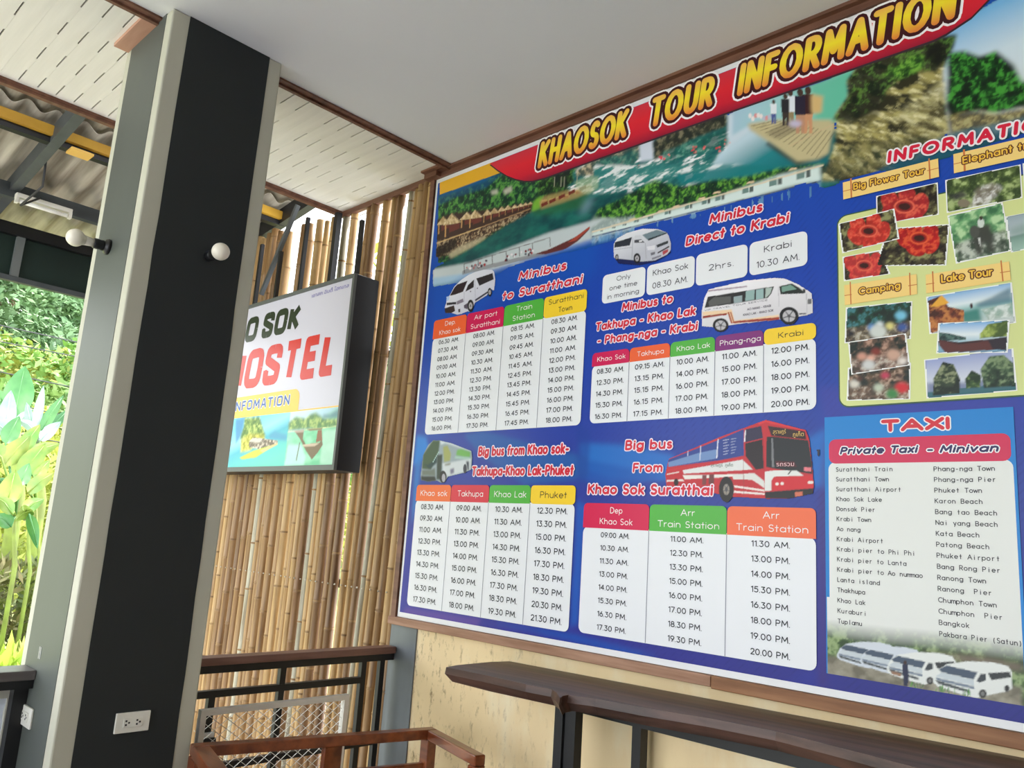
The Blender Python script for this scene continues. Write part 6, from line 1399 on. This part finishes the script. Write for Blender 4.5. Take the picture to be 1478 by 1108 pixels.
# ================================================================== lettering and pictures of the light box sign
ys_ = lambda k: SY+.0074-.0009*k
fw = flat('lit_face', [[(sx0+.014, sz0+.022), (sx1-.014, sz0+.022), (sx1-.014, sz1-.014), (sx0+.014, sz1-.014)]], ys_(0), mat('lit_face_white', (196, 193, 208), .35, emit=.04), sg, 'white lit acrylic face')
g5 = crop(320, 270, 2.576); g3 = crop(330, 540, 6.924)
emk = lambda n, c: mat(n, c, .35, emit=.04)
def sput(items, m_, k, **kw):
    L = Letters()
    for t, a, b, c_ in items: tpx(L, t, a, b, c_, plane=SY, **kw)
    return L.build('sign_lettering', m_, sg, ys_(k))
zk = np.mean([wl(q, SY)[1] for q in g5([(150, 560), (285, 532)])]); xk1 = wl(g5([(290, 480)])[0], SY)[0]; pk = (xk1-wl(g5([(152, 500)])[0], SY)[0])/3.0
capk = wl(g5([(285, 435)])[0], SY)[1]-wl(g5([(285, 532)])[0], SY)[1]
for t, n_ in (('KHAO', 4), ('SOK', 3)):
    pass
def heavy(words, zb, cap, off, m_, k, shear=.10, lab=None, halo=0.0):
    L = Letters()
    for t, x0, x1 in words: L.put(t, (x0+x1)/2, zb, cap, width=x1-x0, w=off, halo=halo, shear=shear, gap=.38 if off > .2 else .4, font=.45, sq=off > .2)
    return L.build('sign_lettering', m_, sg, ys_(k), lab)
heavy([('SOK', xk1-3.05*pk, xk1), ('KHAO', xk1-7.9*pk, xk1-3.42*pk)], zk, capk, .26, emk('sign_black_green', (42, 52, 36)), 1, lab='dark letters KHAO SOK')
zh = np.mean([wl(q, SY)[1] for q in g5([(160, 738), (240, 722), (425, 697)])]); xh1 = wl(g5([(422, 620)])[0], SY)[0]; xhO = wl(g5([(88, 660)])[0], SY)[0]
caph = wl(g5([(300, 560)])[0], SY)[1]-wl(g5([(300, 716)])[0], SY)[1]
heavy([('HOSTEL', xhO-(xh1-xhO)*.235, xh1)], zh, caph, .235, emk('sign_red', (196, 34, 26)), 1, lab='red letters HOSTEL')
heavy([('INDY', xhO-(xh1-xhO)*1.15, xhO-(xh1-xhO)*.36)], zh, caph, .235, emk('sign_red', (196, 34, 26)), 1) if False else None
# orange band with the tour information line
za0 = np.mean([wl(q, SY)[1] for q in g3([(100, 415), (600, 378), (690, 352)])]); za1 = np.mean([wl(q, SY)[1] for q in g3([(110, 235), (620, 140)])]); xe = wl(g3([(690, 280)])[0], SY)[0]
pb = [(sx0+.014, za0-.006), (xe+.001, za0-.006)]+[(xe-.05+.05*math.cos(a), za1-.05+.05*math.sin(a)) for a in np.linspace(0, math.pi/2, 7)]+[(sx0+.014, za1)]
flat('sign_band', [pb, [(xe, za0-.006), (sx1-.014, za0-.006), (sx1-.014, za0+.001), (xe, za0+.001)]], ys_(1), emk('sign_amber', (240, 184, 78)), sg, 'amber band with rounded end')
zi = np.mean([wl(q, SY)[1] for q in g3([(105, 365), (600, 300)])]); xi1 = wl(g3([(600, 250)])[0], SY)[0]; xi0 = wl(g3([(105, 320)])[0], SY)[0]; ci = wl(g3([(590, 200)])[0], SY)[1]-wl(g3([(590, 302)])[0], SY)[1]
wI = (xi1-xi0)*10/8.75
heavy([('INFOMATION', xi1-wI, xi1)], zi, ci, .19, emk('sign_white_outline', (238, 240, 246)), 2, .0, halo=.07)
heavy([('INFOMATION', xi1-wI, xi1)], zi, ci, .19, emk('sign_blue', (40, 84, 160)), 3, .0, 'blue letters INFOMATION')
L = Letters(); g8 = crop(380, 370, 8.211); tpx(L, 'เขาสก อินดี้ โฮทเทล', g8([(562, 480)])[0], g8([(998, 362)])[0], 5.4, plane=SY); L.build('sign_lettering', emk('sign_violet', (84, 76, 160)), sg, ys_(1), 'small violet Thai line')
SG = Canvas(sx0+.014, sx1-.014, sz0+.022, za0-.006, .0045, (140, 200, 214), plane=SY)
bx = wl(g3([(570, 700)])[0], SY)[0]
def sq(f): return lambda pts: f(pts)
def sgrad(a, b, st): return grad(g3([a])[0], g3([b])[0], st, SY)
SG.poly([(sx0, sz0), (bx, sz0), (bx, za0), (sx0, za0)], sgrad((330, 400), (330, 900), [(0, (110, 196, 232)), (.3, (150, 216, 238)), (.5, (84, 176, 196)), (1, (110, 210, 190))]), px=False)
SG.poly(g3([(395, 640), (400, 600), (450, 565), (520, 590), (575, 600), (570, 660)]), (86, 156, 190), soft=.006)
SG.poly(g3([(60, 450), (150, 430), (120, 600), (60, 700)]), (60, 126, 180), .8, soft=.01)
SG.poly(g3([(150, 430), (300, 420), (330, 520), (360, 620), (330, 640), (100, 650), (140, 520)]), foliage(101, (84, 120, 60), (140, 170, 84), (190, 206, 120), 40), soft=.004)
SG.poly(g3([(110, 650), (200, 590), (340, 600), (350, 650), (200, 760), (110, 780)]), foliage(103, (150, 150, 60), (200, 196, 80), (230, 220, 120), 50), soft=.004)
SG.poly(g3([(190, 690), (240, 630), (340, 640), (480, 660), (480, 690), (320, 750), (200, 730)]), foliage(105, (110, 100, 90), (170, 156, 140), (220, 210, 196), 60)); SG.poly(g3([(190, 670), (230, 635), (330, 640), (300, 680)]), (206, 200, 190))
SG.poly(g3([(100, 830), (240, 760), (480, 690), (400, 740), (260, 830), (120, 850)]), (196, 214, 84)); SG.poly(g3([(300, 760), (480, 680), (480, 700), (330, 780)]), (214, 190, 140))
SG.poly([(bx, sz0), (sx1, sz0), (sx1, za0), (bx, za0)], sgrad((800, 350), (850, 920), [(0, (200, 222, 236)), (.25, (170, 206, 220)), (.4, (120, 190, 150)), (1, (130, 206, 170))]), px=False)
SG.poly(g3([(585, 560), (590, 480), (660, 420), (760, 440), (800, 400), (860, 380), (940, 440), (1090, 440), (1095, 520), (900, 540)]), foliage(107, (90, 130, 84), (130, 164, 96), (176, 196, 120), 40), soft=.004)
SG.poly(g3([(930, 400), (1000, 400), (1060, 360), (1110, 340), (1100, 430), (940, 440)]), (96, 130, 150), .8, soft=.006)
SG.line(*g3([(580, 575), (1090, 515)]), 1.0, (226, 230, 170)); SG.poly(g3([(580, 580), (1090, 520), (1070, 900), (545, 910)]), water(109, (110, 196, 150), (160, 220, 190), 10, 22), .8)
SG.poly(g3([(580, 700), (720, 700), (760, 820), (740, 905), (545, 910)]), (196, 232, 232), .7, soft=.012); SG.poly(g3([(930, 560), (1085, 540), (1060, 900), (900, 900)]), (196, 226, 214), .6, soft=.012)
SG.poly(g3([(650, 570), (740, 555), (730, 640), (760, 700), (900, 680), (920, 640), (930, 700), (880, 780), (820, 850), (760, 760), (700, 640)]), (120, 104, 84)); SG.poly(g3([(640, 565), (740, 550), (740, 575), (660, 585)]), (176, 160, 150)); SG.poly(g3([(760, 545), (930, 535), (920, 550), (800, 562)]), (130, 110, 80))
SG.poly(g3([(880, 560), (920, 550), (925, 660), (860, 680)]), (140, 96, 74)); SG.line(*g3([(700, 680), (665, 860)]), 1.4, (110, 110, 100)); SG.poly(g3([(725, 700), (900, 685), (850, 715), (740, 720)]), (200, 180, 160))
SG.mesh('sign_picture', ys_(1.6), sg, SIGNINK, label='printed lake pictures of a raft house and a moored boat')
